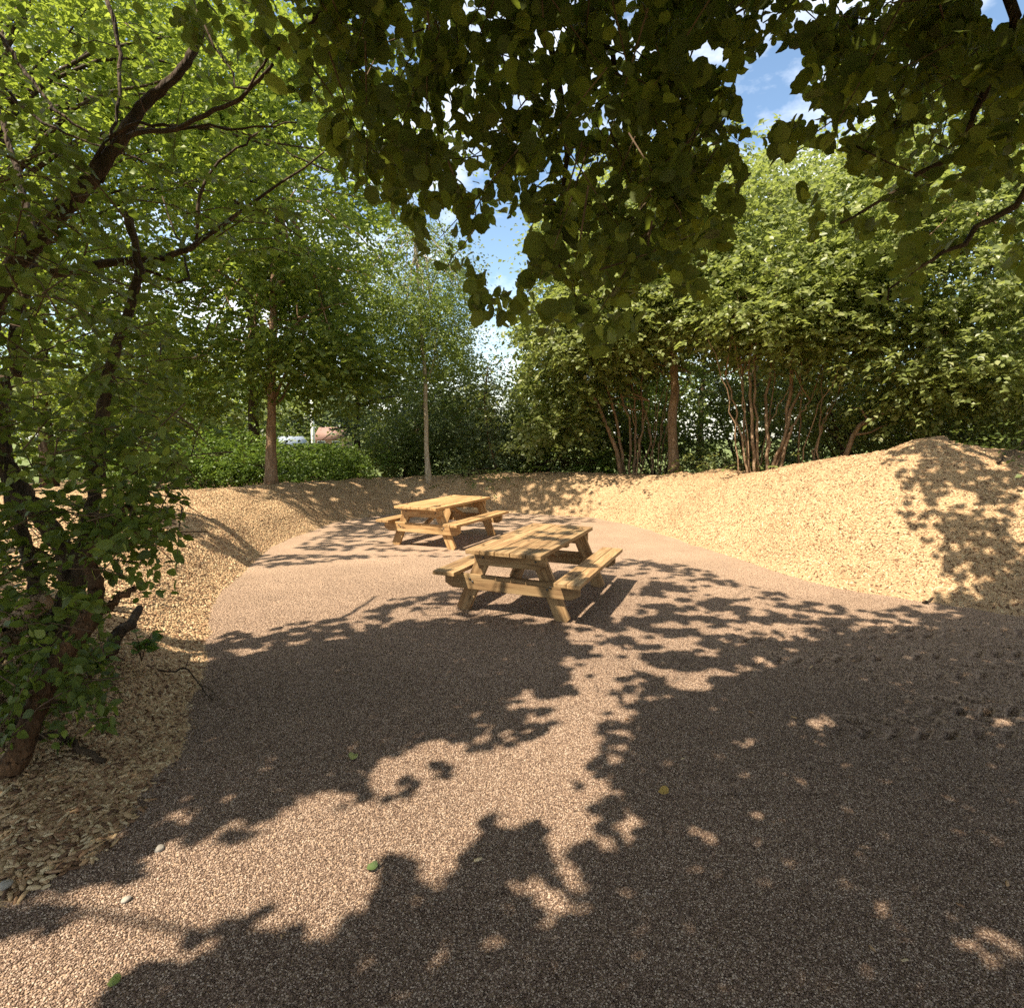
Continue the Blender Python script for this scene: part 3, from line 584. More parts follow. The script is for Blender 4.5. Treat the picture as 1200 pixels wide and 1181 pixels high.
# ------------------------------------------------------------------ overhanging hazel
OV = raster([(190, -60), (200, 5), (222, 60), (262, 78), (300, 98), (335, 92), (378, 140), (405, 195), (445, 225), (470, 265), (500, 305), (525, 340), (560, 372), (600, 380), (640, 372), (680, 400), (715, 415), (742, 372), (800, 348), (832, 308), (852, 262), (866, 222),
             (868, 190), (915, 190), (945, 235), (918, 272), (960, 280), (1010, 262), (1030, 300), (1085, 300), (1020, 352), (1040, 378), (1110, 336), (1170, 318), (1270, 300), (1270, -60)])
HOLE = raster([(548, 268), (612, 252), (622, 300), (604, 345), (572, 340)]) | raster([(855, 95), (905, 55), (932, 48), (946, 84), (924, 104), (968, 132), (952, 152), (928, 138), (900, 156), (868, 150)]) | raster([(868, 192), (905, 190), (890, 165), (860, 160)]) \
    | raster(ell(612, 122, 13, 10)) | raster(ell(826, 66, 26, 16, .3)) | raster(ell(770, 62, 10, 7)) | raster(ell(988, 8, 14, 8)) | raster(ell(945, 20, 12, 9)) | raster(ell(1120, 200, 16, 9)) | raster(ell(545, 12, 9, 7)) | raster(ell(870, 20, 10, 8)) | raster([(1135, -20), (1215, -40), (1215, 18), (1160, 45)]) \
    | raster([(930, 165), (1010, 200), (1060, 260), (1010, 258), (950, 232)]) | raster([(1040, 280), (1130, 230), (1200, 215), (1215, 250), (1110, 285)])
haz = thing('overhanging_hazel', 'dark round-leaved hazel hanging over the top of the view', 'tree', (1.6, -1.6, 0))
hb0 = np.array([1.6, -1.6, 0.])
tb = Tubes(); tp = spline([hb0, hb0 + [-.05, .1, 1.5], hb0 + [-.25, .35, 3.2], hb0 + [-.5, .8, 5.6]], 14, .02); tb.add(tp - hb0, np.linspace(.17, .07, 14), 10, .06); link('trunk', tb.mesh('trunk', M_BARKD), haz)
def branch(parent, pts, r0, r1, m, n=16, wob=.012, org=None, sides=6, name='branch'):
    t_ = Tubes(); t_.add(spline(pts, n, wob) - (org if org is not None else 0), np.linspace(r0, r1, n), sides, .06); return link(name, t_.mesh(name, m), parent)
tops = [tp[6], tp[8], tp[10]]
HB = [[tops[0], W(700, -160, 2.4), W(703, -10, 2.7), W(712, 60, 2.8), W(738, 102, 2.9), W(788, 145, 3.0), W(796, 210, 3.05)],
      [tops[1], W(560, -160, 2.6), W(520, -10, 2.9), W(506, 70, 3.1), W(470, 150, 3.3), W(480, 240, 3.4)],
      [tops[1], W(480, -180, 2.3), W(400, -20, 2.3), W(345, 45, 2.3), W(312, 68, 2.3), W(285, 105, 2.35), W(240, 30, 2.3)],
      [tops[0], W(630, -150, 2.2), W(628, 0, 2.4), W(645, 70, 2.5), W(668, 170, 2.6), W(655, 300, 2.7), W(690, 385, 2.7)],
      [tops[2], W(980, -200, 2.4), W(890, -10, 2.8), W(845, 30, 3.2), W(800, 80, 3.4), W(740, 200, 3.5), W(720, 300, 3.5)],
      [tops[0], W(1260, -90, 1.9), W(1196, 30, 2.1), W(1148, 120, 2.2), W(1116, 180, 2.25), W(1040, 225, 2.3), W(985, 262, 2.3)],
      [tops[0], W(1330, 60, 2.2), W(1240, 190, 2.3), W(1155, 262, 2.4), W(1090, 305, 2.45), W(1040, 352, 2.5)],
      [tops[2], W(1120, -180, 3.2), W(1080, -10, 3.4), W(1030, 80, 3.6), W(975, 140, 3.8), W(930, 180, 3.9)],
      [tops[1], W(600, -200, 3.4), W(575, 0, 3.8), W(600, 120, 4.0), W(560, 250, 4.1), W(520, 320, 4.1)]]
for ib, b in enumerate(HB): branch(haz, b, .007 if ib in (1, 2, 4, 7, 8) else .026, .004, M_BARKD, 20, .014, hb0)
# visible leaves
nS = 4300
uu = R.uniform(190, 1260, nS); vv = R.uniform(-60, 400, nS); dd = R.uniform(1.9, 4.8, nS) ** 1.0
k = look(OV, uu, vv, False).astype(bool) & ~((uu > 860) & (vv > 110) & (R.random(nS) < .5)); k &= (vnoise(np.stack([uu / 38., vv / 38., dd * .8], -1)) < np.where(vv < 190, .78, .66)); uu, vv, dd = uu[k], vv[k], dd[k]
SB = np.array([W(a, b, c) for a, b, c in zip(uu, vv, dd)])
SD = unit(np.stack([R.normal(0, .8, len(SB)), R.normal(0, .8, len(SB)) + .3, R.normal(-.55, .35, len(SB))], -1))
P, A, Nn, s = sprays(SB - SD * .12, SD, 8, .27, .064, .8, .5)
s = s * R.uniform(.72, 1.22, len(s))
u_, v_, d_ = P2(P + A * s[:, None] * .5)
k = look(OV, u_ + 90 * (vnoise(np.stack([u_ / 26., v_ / 26., u_ * 0 + 2], -1)) - .5), v_ + 130 * (vnoise(np.stack([u_ / 26., v_ / 26., u_ * 0 + 8], -1)) - .5), False).astype(bool) & ~look(HOLE, u_, v_, False).astype(bool) & (d_ > 1.3)
P, A, Nn, s = P[k], A[k], Nn[k], s[k]
P, A, Nn, s = cull(P, A, Nn, s, True)
u_, v_, d_ = P2(P + A * s[:, None] * .5)
key = np.where((v_ > 0) & (u_ > 180) & (u_ < 1200), d_ / s, 1e9); order = np.argsort(key); big = order[:300]; rest = order[300:]
def leaf_single(tmpl, m, name='leaf', k=0):
    T = tmpl[0].copy(); T[:, 0] *= 1 + .12 * math.sin(k * 2.1); T[:, 2] += .10 * np.sin(T[:, 1] * 4 + k) * (T[:, 0] != 0); return mesh_np(name, T, tmpl[1], m, True)
HL = [leaf_single(TH, M_HAZO, k=k) for k in range(4)]
def put_leaves(parent, org, idx, P, A, Nn, s, meshes):
    for c, i in enumerate(idx):
        a = A[i]; bx = unit(np.cross(a, Nn[i])); nn_ = np.cross(bx, a); o = link('leaf', meshes[c % len(meshes)], parent)
        M = Matrix.Identity(4)
        for r_ in range(3): M[r_][0] = bx[r_] * s[i]; M[r_][1] = a[r_] * s[i]; M[r_][2] = nn_[r_] * s[i]; M[r_][3] = P[i][r_] - org[r_]
        o.matrix_local = M
put_leaves(haz, hb0, big, P, A, Nn, s, HL)
link('hanging_leaves', leaves_mesh('hanging_leaves', P[rest] - hb0, A[rest], Nn[rest], s[rest], TH, M_HAZ), haz, kind='stuff')
# twigs of the visible sprays
tw = Tubes()
oks = ~shades_lit(SB, SD, SD, np.full(len(SB), .4))
for i in [q for q in R.permutation(len(SB)) if oks[q]][:620]:
    q = SB[i]; ends_ = np.stack([q - SD[i] * .22, q, q + SD[i] * .17]); a, b_, _ = P2(ends_)
    if max(look(HOLE, a + k_, b_, False).any() for k_ in (-14, 0, 14)) or not look(OV, a, b_, False).all() or not look(OV, a + 22, b_ + 26, False).all(): continue
    L_ = .34; e_ = q + SD[i] * .16; tw.add(np.stack([q - SD[i] * .22 + np.array([0, 0, .05]), q - SD[i] * .02, e_ + np.array([0, 0, -.03])]) - hb0, [.0035, .0025, .0012], 4)
link('twigs', tw.mesh('twigs', M_TWIG), haz, kind='stuff')
# leaves added out of the picture, set along the sun's rays to shade the court
def shade_crown(layers, spacing, size, x0, x1, y0, y1, zlo, zhi):
    out = []
    for l in range(layers):
        X, Y = np.meshgrid(np.arange(x0, x1, spacing), np.arange(y0, y1, spacing)); X = X.ravel() + R.uniform(-.6, .6, X.size) * spacing; Y = Y.ravel() + R.uniform(-.6, .6, Y.size) * spacing
        Gd = np.stack([X, Y, tz(X, Y)], -1); done = np.zeros(len(Gd), bool); Pp = np.zeros_like(Gd)
        for tr in range(6):
            z = R.uniform(zlo, zhi, len(Gd)) + tr * .35; Q = Gd + ((z - Gd[:, 2]) / SUN[2])[:, None] * SUN
            vis = in_view(Q, 45); u, v, d = P2(Q); ok = ~vis & ~done
            Pp[ok] = Q[ok]; done |= ok
        out.append(Pp[done])
    P = np.concatenate(out); n = len(P)
    Nn = unit(SUN + R.normal(0, .42, (n, 3))); A = unit(np.cross(Nn, R.normal(size=(n, 3)))); s = size * R.uniform(.75, 1.25, n)
    P = P - A * s[:, None] * .5
    return cull(P, A, Nn, s, True)
P, A, Nn, s = shade_crown(4, .070, .105, -6.0, 8.5, -.5, 8.4, 3.0, 6.2)
link('added_shade_leaves', leaves_mesh('added_shade_leaves', P - hb0, A, Nn, s, T6, M_HAZ), haz, kind='stuff')
lb = Tubes(); idx = R.permutation(len(P))[:60]  # limbs reaching out to the added shade leaves
for i in idx:
    a = tp[8 + R.integers(5)]; m_ = spline([a, (a + P[i]) / 2 + [0, 0, .5], P[i]], 9, .04)
    if not shades_lit(m_, m_ * 0, m_ * 0, np.ones(9)).any() and not in_view(m_, 30).any(): lb.add(m_ - hb0, np.linspace(.03, .006, 9), 5)
link('branches', lb.mesh('branches', M_BARKD), haz, kind='stuff')

# ------------------------------------------------------------------ left foreground shrub with many stems
sb0 = W(12, 935, 2.85); sb0[2] = tz(sb0[:1], sb0[1:2])[0] - .03
shr = thing('many_stemmed_shrub', 'gnarled many-stemmed shrub with orange brown bark at the left edge', 'shrub', tuple(sb0))
ST = [([sb0, W(30, 865, 2.87), W(58, 795, 2.92), W(95, 742, 2.96), W(112, 712, 3.0)], .058, .045, M_BARKO),
      ([W(95, 742, 2.96), W(112, 700, 3.0), W(108, 660, 3.02), W(122, 630, 3.05), W(148, 592, 3.1)], .040, .030, M_BARKO),
      ([W(98, 735, 2.97), W(125, 712, 3.02), W(158, 690, 3.08)], .022, .018, M_BARKO),
      ([W(-40, 800, 3.0), W(0, 755, 3.05), W(28, 722, 3.12), W(50, 703, 3.2)], .065, .055, M_BARKT),
      ([W(15, 900, 3.1), W(60, 760, 3.3), W(82, 680, 3.4), W(60, 620, 3.45), W(20, 570, 3.5), W(-30, 480, 3.5)], .07, .05, M_BARKD),
      ([W(70, 770, 3.35), W(90, 680, 3.4), W(110, 580, 3.45), W(118, 500, 3.5), W(130, 430, 3.5), W(160, 330, 3.5), W(150, 250, 3.5)], .05, .022, M_BARKD),
      ([W(-30, 420, 3.5), W(8, 330, 3.5), W(60, 262, 3.5), W(128, 185, 3.55), W(170, 122, 3.6), W(218, 76, 3.65), W(240, 20, 3.7)], .062, .022, M_BARKD),
      ([W(60, 320, 3.6), W(130, 308, 3.7), W(205, 298, 3.8), W(250, 272, 3.9), W(300, 235, 4.0), W(380, 178, 4.1)], .030, .006, M_BARKD),
      ([W(95, 215, 3.5), W(140, 152, 3.5), W(200, 147, 3.5), W(280, 150, 3.5), W(348, 144, 3.55)], .013, .004, M_BARKD),
      ([W(150, 160, 3.5), W(225, 142, 3.3), W(285, 110, 3.1), W(320, 75, 3.0)], .016, .008, M_BARKD),
      ([W(20, 440, 3.9), W(18, 380, 3.9), W(40, 300, 4.0), W(20, 200, 4.1), W(-5, 120, 4.2)], .035, .015, M_BARKD),
      ([W(0, 40, 3.7), W(30, 85, 3.7), W(80, 140, 3.7), W(150, 175, 3.8)], .016, .006, M_BARKD),
      ([W(125, 0, 3.7), W(140, 60, 3.7), W(137, 130, 3.6), W(120, 215, 3.55)], .014, .008, M_BARKD),
      ([W(0, 100, 3.9), W(60, 150, 3.9), W(140, 180, 3.9), W(200, 200, 4)], .012, .004, M_BARKD),
      ([W(150, 310, 3.7), W(215, 330, 3.8), W(212, 290, 3.9), W(190, 230, 4.0)], .012, .004, M_BARKD),
      ([W(230, 282, 3.9), W(238, 215, 3.9), W(290, 165, 3.9), W(330, 140, 3.9)], .013, .004, M_BARKD),
      ([W(60, 900, 3.2), W(45, 700, 3.6), W(10, 560, 3.8), W(5, 440, 3.9)], .05, .03, M_BARKD),
      ([W(115, 650, 3.2), W(150, 640, 3.3), W(165, 622, 3.4)], .014, .010, M_BARKD)]
for pts, a, b, m in ST: branch(shr, pts, a, b, m, 44 if a > .03 else 18, .004 if a > .03 else .008, sb0, 13 if a > .03 else 7, 'stem')
def pxbox(n, u0, u1, v0, v1, d0, d1):
    return np.array([W(a, b, c) for a, b, c in zip(R.uniform(u0, u1, n), R.uniform(v0, v1, n), R.uniform(d0, d1, n))])
SB = np.concatenate([pxbox(80, -40, 110, 760, 880, 2.7, 3.3), pxbox(360, -150, 170, 380, 620, 2.9, 4.2), pxbox(190, -60, 140, 590, 800, 2.8, 3.8), pxbox(70, 120, 215, 560, 640, 2.9, 3.4), pxbox(70, -60, 110, 180, 380, 2.2, 3.2), pxbox(620, -200, 330, -120, 420, 3.1, 5.4), pxbox(30, 60, 230, 480, 560, 2.8, 3.2),
                     pxbox(70, -60, 70, 640, 890, 3.0, 3.8), pxbox(45, 100, 240, 380, 520, 3.2, 4.4)])
SD = unit(R.normal(0, 1, SB.shape) * [1, 1, .5] + [.2, -.1, -.1])
P, A, Nn, s = sprays(SB, SD, 8, .30, .062, .6, .7)
P, A, Nn, s = cull(P, A, Nn, s, True)
u_, v_, d_ = P2(P); ok = (d_ > 1.7); ok &= ~((u_ > 215) & (v_ > 300)) & ~((v_ > 700) & (u_ > 135)) & ~((v_ > 880) & (u_ > 40))
P, A, Nn, s = P[ok], A[ok], Nn[ok], s[ok]; u_, v_, d_ = P2(P)
key = np.where((v_ > 0) & (u_ > 0), d_ / s, 1e9); order = np.argsort(key); big = order[:300]; rest = order[300:]
SL = [leaf_single(TS, M_SHRO, k=k) for k in range(4)]
put_leaves(shr, sb0, big, P, A, Nn, s, SL)
link('foliage', leaves_mesh('foliage', P[rest] - sb0, A[rest], Nn[rest], s[rest], TS, M_SHR), shr, kind='stuff')
tw = Tubes()
oks = ~shades_lit(SB, SD, SD, np.full(len(SB), .5))
for i in [q for q in R.permutation(len(SB)) if oks[q]][:420]: tw.add(np.stack([SB[i] - SD[i] * .2 + [0, 0, -.05], SB[i], SB[i] + SD[i] * .22 + [0, 0, -.03]]) - sb0, [.004, .003, .0012], 4)
link('twigs', tw.mesh('twigs', M_TWIG), shr, kind='stuff')

# ------------------------------------------------------------------ left trees
def gz_(p, dz=-.05): p = np.array(p); p[2] = tz(p[:1], p[1:2])[0] + dz; return p
def mk(u, v, d): return gz_(W(u, v, d))
def E(u, v, d, rx, ry, rz, wt=1): return (W(u, v, d), (rx, ry, rz), wt)
b = mk(-60, 600, 10.5)
tree('tall_leafy_tree', 'tall tree with sunlit yellow-green leaves filling the upper left corner', 'tree', b, [b, b + [.1, .1, 2], b + [.3, .2, 4.5], b + [.8, .3, 8.5]], .2,
     [E(120, 130, 10.5, 3.0, 2.2, 2.2, 1.2), E(330, 190, 11, 2.4, 2.0, 2.2, 1.1), E(-40, 150, 10, 2.6, 2.0, 2.6, .7), E(200, -80, 11, 4.2, 2.6, 2.0, 1.1)], M_LT, M_BARKD, 430, 15, 8, .5, .125, nl=26, clump_r=.6, tilt=.4)
tall = bpy.data.objects['tall_leafy_tree']; tb0 = np.array(tall.location)
P, A, Nn, s = shade_crown(2, .12, .16, -3.4, 1.9, 8.8, 12.4, 6.5, 8.2)  # unseen leaves added to shade the ground round the far table
link('added_back_shade_leaves', leaves_mesh('added_back_shade_leaves', P - tb0, A, Nn, s, T6, M_LT), tall, kind='stuff')
b = mk(-20, 600, 11.5)
tree('understorey_tree', 'half-shaded mid-green tree behind the gnarled shrub, below the upper left crown', 'tree', b, [b, b + [.2, .1, 1.5], b + [.4, .2, 3.5], b + [.6, .2, 5]], .09,
     [E(90, 400, 11.5, 2.4, 1.7, 1.8, 1), E(200, 350, 12, 1.8, 1.6, 1.5, .8), E(160, 480, 12.5, 1.7, 1.3, 1.0, .6), E(20, 490, 11.5, 1.5, 1.3, 1.0, .5)], M_MAPLE, M_BARKD, 150, 14, 8, .45, .11, nl=14, clump_r=.5)
b = mk(318, 570, 12.8)
tree('maple_tree', 'round dense maple with a bare brown trunk, behind the left bank', 'tree', b, [b, b + [.05, 0, 1.0], b + [.12, 0, 2.0], b + [.25, .1, 4.5], b + [.4, .1, 6.2]], .135,
     [E(350, 370, 12.8, 2.2, 1.9, 1.6, 1.2), E(300, 440, 12.8, 1.7, 1.5, .9, .7), E(395, 430, 12.6, 1.2, 1.2, .9, .5), E(375, 270, 13, 1.9, 1.6, 1.6, 1.0), E(255, 380, 12.8, 1.4, 1.2, 1.3, .5)], M_MAPLE, M_BARKT, 300, 14, 8, .45, .125, nl=26, clump_r=.42, tilt=.45)
b = mk(503, 582, 14.0)
tree('young_birch', 'young thin pale-stemmed birch with feathery light crown behind the far table', 'tree', b, [b, W(500, 520, 14), W(498, 445, 14), W(494, 390, 14), W(488, 300, 14), W(484, 240, 14)], .07,
     [E(490, 330, 14, 1.1, 1.0, 1.6, 1), E(525, 390, 14.2, .9, .9, 1.0, .7), E(455, 370, 14, .9, .8, 1.0, .6)], M_BIRCH, M_PALE, 300, 12, 9, .45, .06, sun=False, nl=22, clump_r=.35, tilt=.7, r1=.02, droop=.5)
branch(bpy.data.objects['young_birch'], [W(499, 450, 13.97), W(508, 425, 14), W(510, 400, 14), W(516, 360, 14)], .03, .012, M_PALE, 10, .01, b, 6, 'limb')
b = mk(470, 560, 17)
tree('arching_dark_bush', 'broad dark arching bush behind the thin birch', 'bush', b, [b, b + [.2, 0, .8], b + [.5, 0, 1.8]], .08,
     [E(530, 475, 17, 1.3, 1.2, 1.6, 1.1), E(460, 530, 17, 1.7, 1.0, .9, .8), E(530, 540, 16.4, 1.8, .8, .8, .7)], M_DK, M_BARKD, 300, 13, 8, .45, .095, nl=16, keep=None)
b = mk(420, 560, 22)
tree('grey_green_willow', 'pale grey-green willow in the gap between maple and birch', 'tree', b, [b, b + [0, 0, 2], b + [.2, 0, 4]], .16,
     [E(440, 430, 22, 2.6, 2, 2.6, 1), E(480, 360, 24, 3.0, 2, 3.0, .9), E(400, 520, 22, 2.0, 1.5, 1.2, .5), E(520, 450, 24, 1.8, 1.6, 2.4, .6)], M_GREY, M_BARKD, 260, 13, 8, .6, .15, tmpl=T2, nl=14, clump_r=.6)
b = mk(583, 566, 15.5)
tree('sparse_sapling', 'thin sparse sapling with open branches below the blue sky gap', 'sapling', b, [b, W(574, 520, 15.5), W(568, 470, 15.5), W(572, 430, 15.5)], .04,
     [E(570, 480, 15.5, .6, .6, 1.0, 1), E(588, 525, 15.6, .8, .6, .6, .8)], M_GREY, M_BARKT, 70, 9, 7, .4, .075, nl=14, clump_r=.35, keep=None)
b = mk(60, 590, 17)
tree('sunlit_back_tree', 'sunlit yellow-green tree standing behind the upper left boughs', 'tree', b, [b, b + [.1, 0, 3], b + [.3, 0, 6], b + [.6, 0, 10]], .2,
     [E(60, 200, 17, 4.2, 2.6, 3.6, 1.1), E(180, 60, 17.5, 4.0, 2.6, 3.2, 1), E(60, 400, 17, 3.2, 2.2, 2.0, .6), E(-40, 20, 17, 3.6, 2.6, 3.0, .6)], M_LT, M_BARKD, 330, 14, 8, .6, .20, sun=False, nl=20, clump_r=.75, tilt=.5)
b = mk(300, 575, 19)
tree('sunlit_back_tree', 'sunlit green tree rising right behind the round maple', 'tree', b, [b, b + [.1, 0, 3], b + [.2, 0, 6], b + [.3, 0, 10]], .2,
     [E(330, 210, 19, 3.8, 2.6, 3.6, 1.1), E(300, 380, 19, 3.6, 2.4, 2.2, .8), E(250, 80, 19.5, 3.0, 2.6, 2.6, .7)], M_LT, M_BARKD, 240, 14, 8, .6, .21, sun=False, nl=20, clump_r=.8, tilt=.5)
# low hedge behind the left bank
hb_ = mk(280, 560, 15.5); hedge = thing('low_hedge', 'low bright green hedge behind the left bank and maple trunk', 'hedge', tuple(hb_))
PE = [(E(u, 541 + 9 * math.sin(u * 1.7), 15.5 + .5 * math.sin(u * 3), .8, .8, .62 + .2 * math.sin(u * 2.3), 1)) for u in range(150, 420, 24)]
P, A, Nn, s, C = crown_leaves(PE, 230, 16, 8, .35, .085, clump_r=.32, droop=-.1)
P, A, Nn, s = cull(P, A, Nn, s, False, view_ok)
link('foliage', leaves_mesh('foliage', P - hb_, A, Nn, s, T2, M_HEDGE), hedge, kind='stuff')
lb = Tubes(); limbs(lb, [np.array([x, 0, -.1]) for x in (-2.5, -1.5, -.5, .5, 1.5, 2.5)], .02, [C[i] - hb_ for i in R.permutation(len(C))[:40]]); link('branches', lb.mesh('branches', M_BARKD), hedge, kind='stuff')

# ------------------------------------------------------------------ right trees
b = mk(790, 556, 13.4)
tree('straight_trunked_tree', 'tree with a straight tan trunk and bright layered crown on the right bank', 'tree', b, [b, W(788, 500, 13.4), W(791, 440, 13.4), W(786, 380, 13.5), W(790, 300, 13.6), W(785, 220, 13.6)], .13,
     [E(770, 330, 13.2, 2.1, 1.8, 1.4, 1), E(690, 380, 13, 1.6, 1.4, .8, .6), E(800, 245, 13.6, 2.0, 1.7, 1.3, .8), E(700, 290, 13.8, 1.5, 1.3, 1.1, .6)], M_RT, M_BARKT, 430, 14, 8, .45, .12, sun=False, nl=26, clump_r=.5, tilt=.5)
def multi(name, label, base, stems, ells, leafm, bark, nclump, **kw):
    t = thing(name, label, kw.pop('cat', 'tree'), tuple(base)); ends = []
    for q in range(9):
        o0 = base + np.array([R.uniform(-.9, .9), R.uniform(-.4, .6), 0]); h_ = R.uniform(1.6, 3.4); l_ = np.array([(o0[0] - base[0]) * .5 + R.normal(0, .35), R.normal(0, .3), h_]); stems = stems + [([o0, o0 + l_ * [.3, .3, .5], o0 + l_], R.uniform(.012, .022), .008)]
    for pts, a, c in stems:
        branch(t, pts, a, c, bark, 14, .02, base, 6, 'stem'); ends.append(pts[-1] - base)
    P, A, Nn, s, C = crown_leaves(ells, nclump, kw.pop('per', 14), kw.pop('K', 8), kw.pop('length', .42), kw.pop('size', .12), **kw)
    lb = Tubes(); limbs(lb, ends, .018, [C[i] - base for i in R.permutation(len(C))[:20]]); link('branches', lb.mesh('branches', bark), t, kind='stuff')
    P, A, Nn, s = cull(P, A, Nn, s, False, view_ok); link('crown', leaves_mesh('crown', P - base, A, Nn, s, T2, leafm), t, kind='stuff')
    return t
b = mk(738, 560, 14.2)
multi('leaning_hazel_clump', 'clump of slim leaning stems fanning left beside the straight tan trunk', b,
      [([b + [-.2, 0, 0], W(712, 500, 14.1), W(690, 455, 14), W(666, 415, 14)], .06, .03), ([b + [-.1, .1, 0], W(724, 500, 14.2), W(706, 440, 14.2), W(690, 380, 14.2)], .045, .025), ([b, W(738, 500, 14.2), W(722, 440, 14.2), W(716, 380, 14.2)], .035, .02),
       ([b + [.1, 0, 0], W(746, 510, 14.2), W(742, 460, 14.2), W(735, 390, 14.2)], .035, .02), ([b + [.15, .1, 0], W(752, 500, 14.3), W(752, 440, 14.3), W(760, 380, 14.3)], .03, .02), ([b + [.25, .1, 0], W(762, 520, 14.3), W(757, 490, 14.3), W(745, 450, 14.3)], .025, .015)],
      [E(670, 420, 14.4, 1.9, 1.4, 1.2, 1), E(640, 480, 15, 1.5, 1.2, 1.0, .7), E(730, 400, 14.8, 1.5, 1.2, .7, .4)], M_RT, M_BARKT, 210, tilt=.5)
b = mk(900, 554, 11.6)
multi('upright_hazel_clump', 'clump of many upright reddish stems on the crest of the right bank', b,
      [([b + [-.25, 0, 0], W(880, 500, 11.6), W(878, 440, 11.6), W(882, 380, 11.6)], .035, .02), ([b + [-.15, .1, 0], W(887, 500, 11.6), W(885, 430, 11.6), W(890, 370, 11.6)], .03, .018), ([b, W(899, 500, 11.6), W(902, 440, 11.7), W(915, 380, 11.7)], .04, .02),
       ([b + [.15, 0, 0], W(918, 510, 11.6), W(926, 450, 11.5), W(936, 390, 11.5), W(944, 360, 11.5)], .045, .025), ([b + [.1, .1, 0], W(915, 520, 11.5), W(935, 460, 11.5), W(968, 400, 11.5)], .04, .02), ([b + [.2, 0, .0], W(925, 510, 11.4), W(934, 490, 11.4), W(950, 470, 11.4)], .035, .015),
       ([b + [-.4, 0, 0], W(868, 510, 11.7), W(862, 480, 11.7), W(850, 440, 11.7)], .025, .015), ([b + [-.3, .2, 0], W(872, 500, 11.8), W(870, 440, 11.8)], .025, .015)],
      [E(900, 350, 11.4, 1.7, 1.5, 1.0, 1), E(960, 370, 11.2, 1.4, 1.3, .8, .8), E(930, 280, 11.8, 1.9, 1.6, 1.3, 1)], M_RT, M_BARKT, 300, tilt=.5)
b = mk(1240, 500, 11.5)
tree('spreading_right_tree', 'wide drooping tree with glossy pale leaves at the right edge', 'tree', b, [b, b + [-.2, 0, 2], b + [-.5, -.2, 4], b + [-.8, -.3, 6]], .16,
     [E(1110, 300, 10, 1.9, 1.6, 1.3, 1.1), E(1060, 245, 11, 1.8, 1.5, 1.1, .9), E(1180, 400, 10, 1.4, 1.3, 1.0, .8), E(1080, 420, 10.6, 1.2, 1.1, .9, .6), E(1180, 180, 10.5, 2.2, 1.8, 1.6, .9), E(1010, 330, 11, 1.1, 1.0, .9, .4)], M_RT, M_BARKT, 450, 14, 8, .45, .11, sun=False, nl=26, clump_r=.45, tilt=.5)
b = mk(880, 540, 18)
tree('tall_back_tree', 'tall bright green tree rising behind the straight tan trunk', 'tree', b, [b, b + [0, 0, 3], b + [.1, 0, 6], b + [.2, 0, 9]], .2,
     [E(900, 265, 18, 3.0, 2.2, 1.9, 1), E(750, 260, 18.5, 2.6, 2, 2.0, .8), E(1010, 235, 18, 2.6, 2, 2.0, .7), E(660, 330, 18, 1.5, 1.5, 1.8, .5), E(880, 340, 18, 3, 2, 1.6, .6)], M_RT, M_BARKD, 330, 14, 8, .55, .16, sun=False, nl=20, clump_r=.7, tilt=.35)
def bush(name, label, u, v, d, ells, m, n, size=.095, cat='bush', keep=view_ok, bark=None):
    b = mk(u, v, d); t = thing(name, label, cat, tuple(b))
    P, A, Nn, s, C = crown_leaves(ells, int(n * .95), 14, 8, .4, size, clump_r=.4, surf=.5)
    lb = Tubes(); limbs(lb, np.array([0, 0, .05]), .03, [C[i] - b for i in R.permutation(len(C))[:18]], .08, 5, .1); link('branches', lb.mesh('branches', bark or M_BARKD), t, kind='stuff')
    P, A, Nn, s = cull(P, A, Nn, s, False, keep); link('foliage', leaves_mesh('foliage', P - b, A, Nn, s, T2, m), t, kind='stuff')
    return t
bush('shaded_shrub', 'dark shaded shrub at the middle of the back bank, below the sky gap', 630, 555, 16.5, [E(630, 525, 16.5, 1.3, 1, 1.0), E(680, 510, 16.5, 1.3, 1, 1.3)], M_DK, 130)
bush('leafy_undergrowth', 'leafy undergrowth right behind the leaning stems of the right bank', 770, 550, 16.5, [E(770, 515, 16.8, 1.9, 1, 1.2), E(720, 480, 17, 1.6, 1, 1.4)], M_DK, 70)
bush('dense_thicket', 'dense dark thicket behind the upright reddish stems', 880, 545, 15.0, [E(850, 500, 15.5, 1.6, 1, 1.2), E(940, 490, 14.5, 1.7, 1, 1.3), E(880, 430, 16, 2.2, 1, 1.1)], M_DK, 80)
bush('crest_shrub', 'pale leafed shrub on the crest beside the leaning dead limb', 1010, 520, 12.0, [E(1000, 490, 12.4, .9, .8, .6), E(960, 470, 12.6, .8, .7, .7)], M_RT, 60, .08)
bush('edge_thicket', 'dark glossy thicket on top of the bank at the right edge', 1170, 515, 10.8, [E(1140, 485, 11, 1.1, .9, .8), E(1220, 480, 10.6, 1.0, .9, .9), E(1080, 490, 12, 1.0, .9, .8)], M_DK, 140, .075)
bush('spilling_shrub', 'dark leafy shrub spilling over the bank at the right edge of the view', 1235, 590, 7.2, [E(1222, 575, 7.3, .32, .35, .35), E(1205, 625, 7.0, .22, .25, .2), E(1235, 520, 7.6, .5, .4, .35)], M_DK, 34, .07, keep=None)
bush('nettle_patch', 'pale green low growth right below the sapling and sky gap', 600, 560, 16.0, [E(715, 548, 15.2, .7, .5, .3), E(660, 552, 15.5, .5, .4, .25)], M_HEDGE, 30, .06, keep=None)
bush('low_growth', 'low sunlit leafy growth at the foot of the upright reddish stems', 850, 553, 12.6, [E(850, 545, 12.8, .6, .4, .25), E(880, 548, 12.2, .4, .3, .2), E(815, 548, 13.4, .5, .4, .25)], M_RT, 22, .08, keep=None)
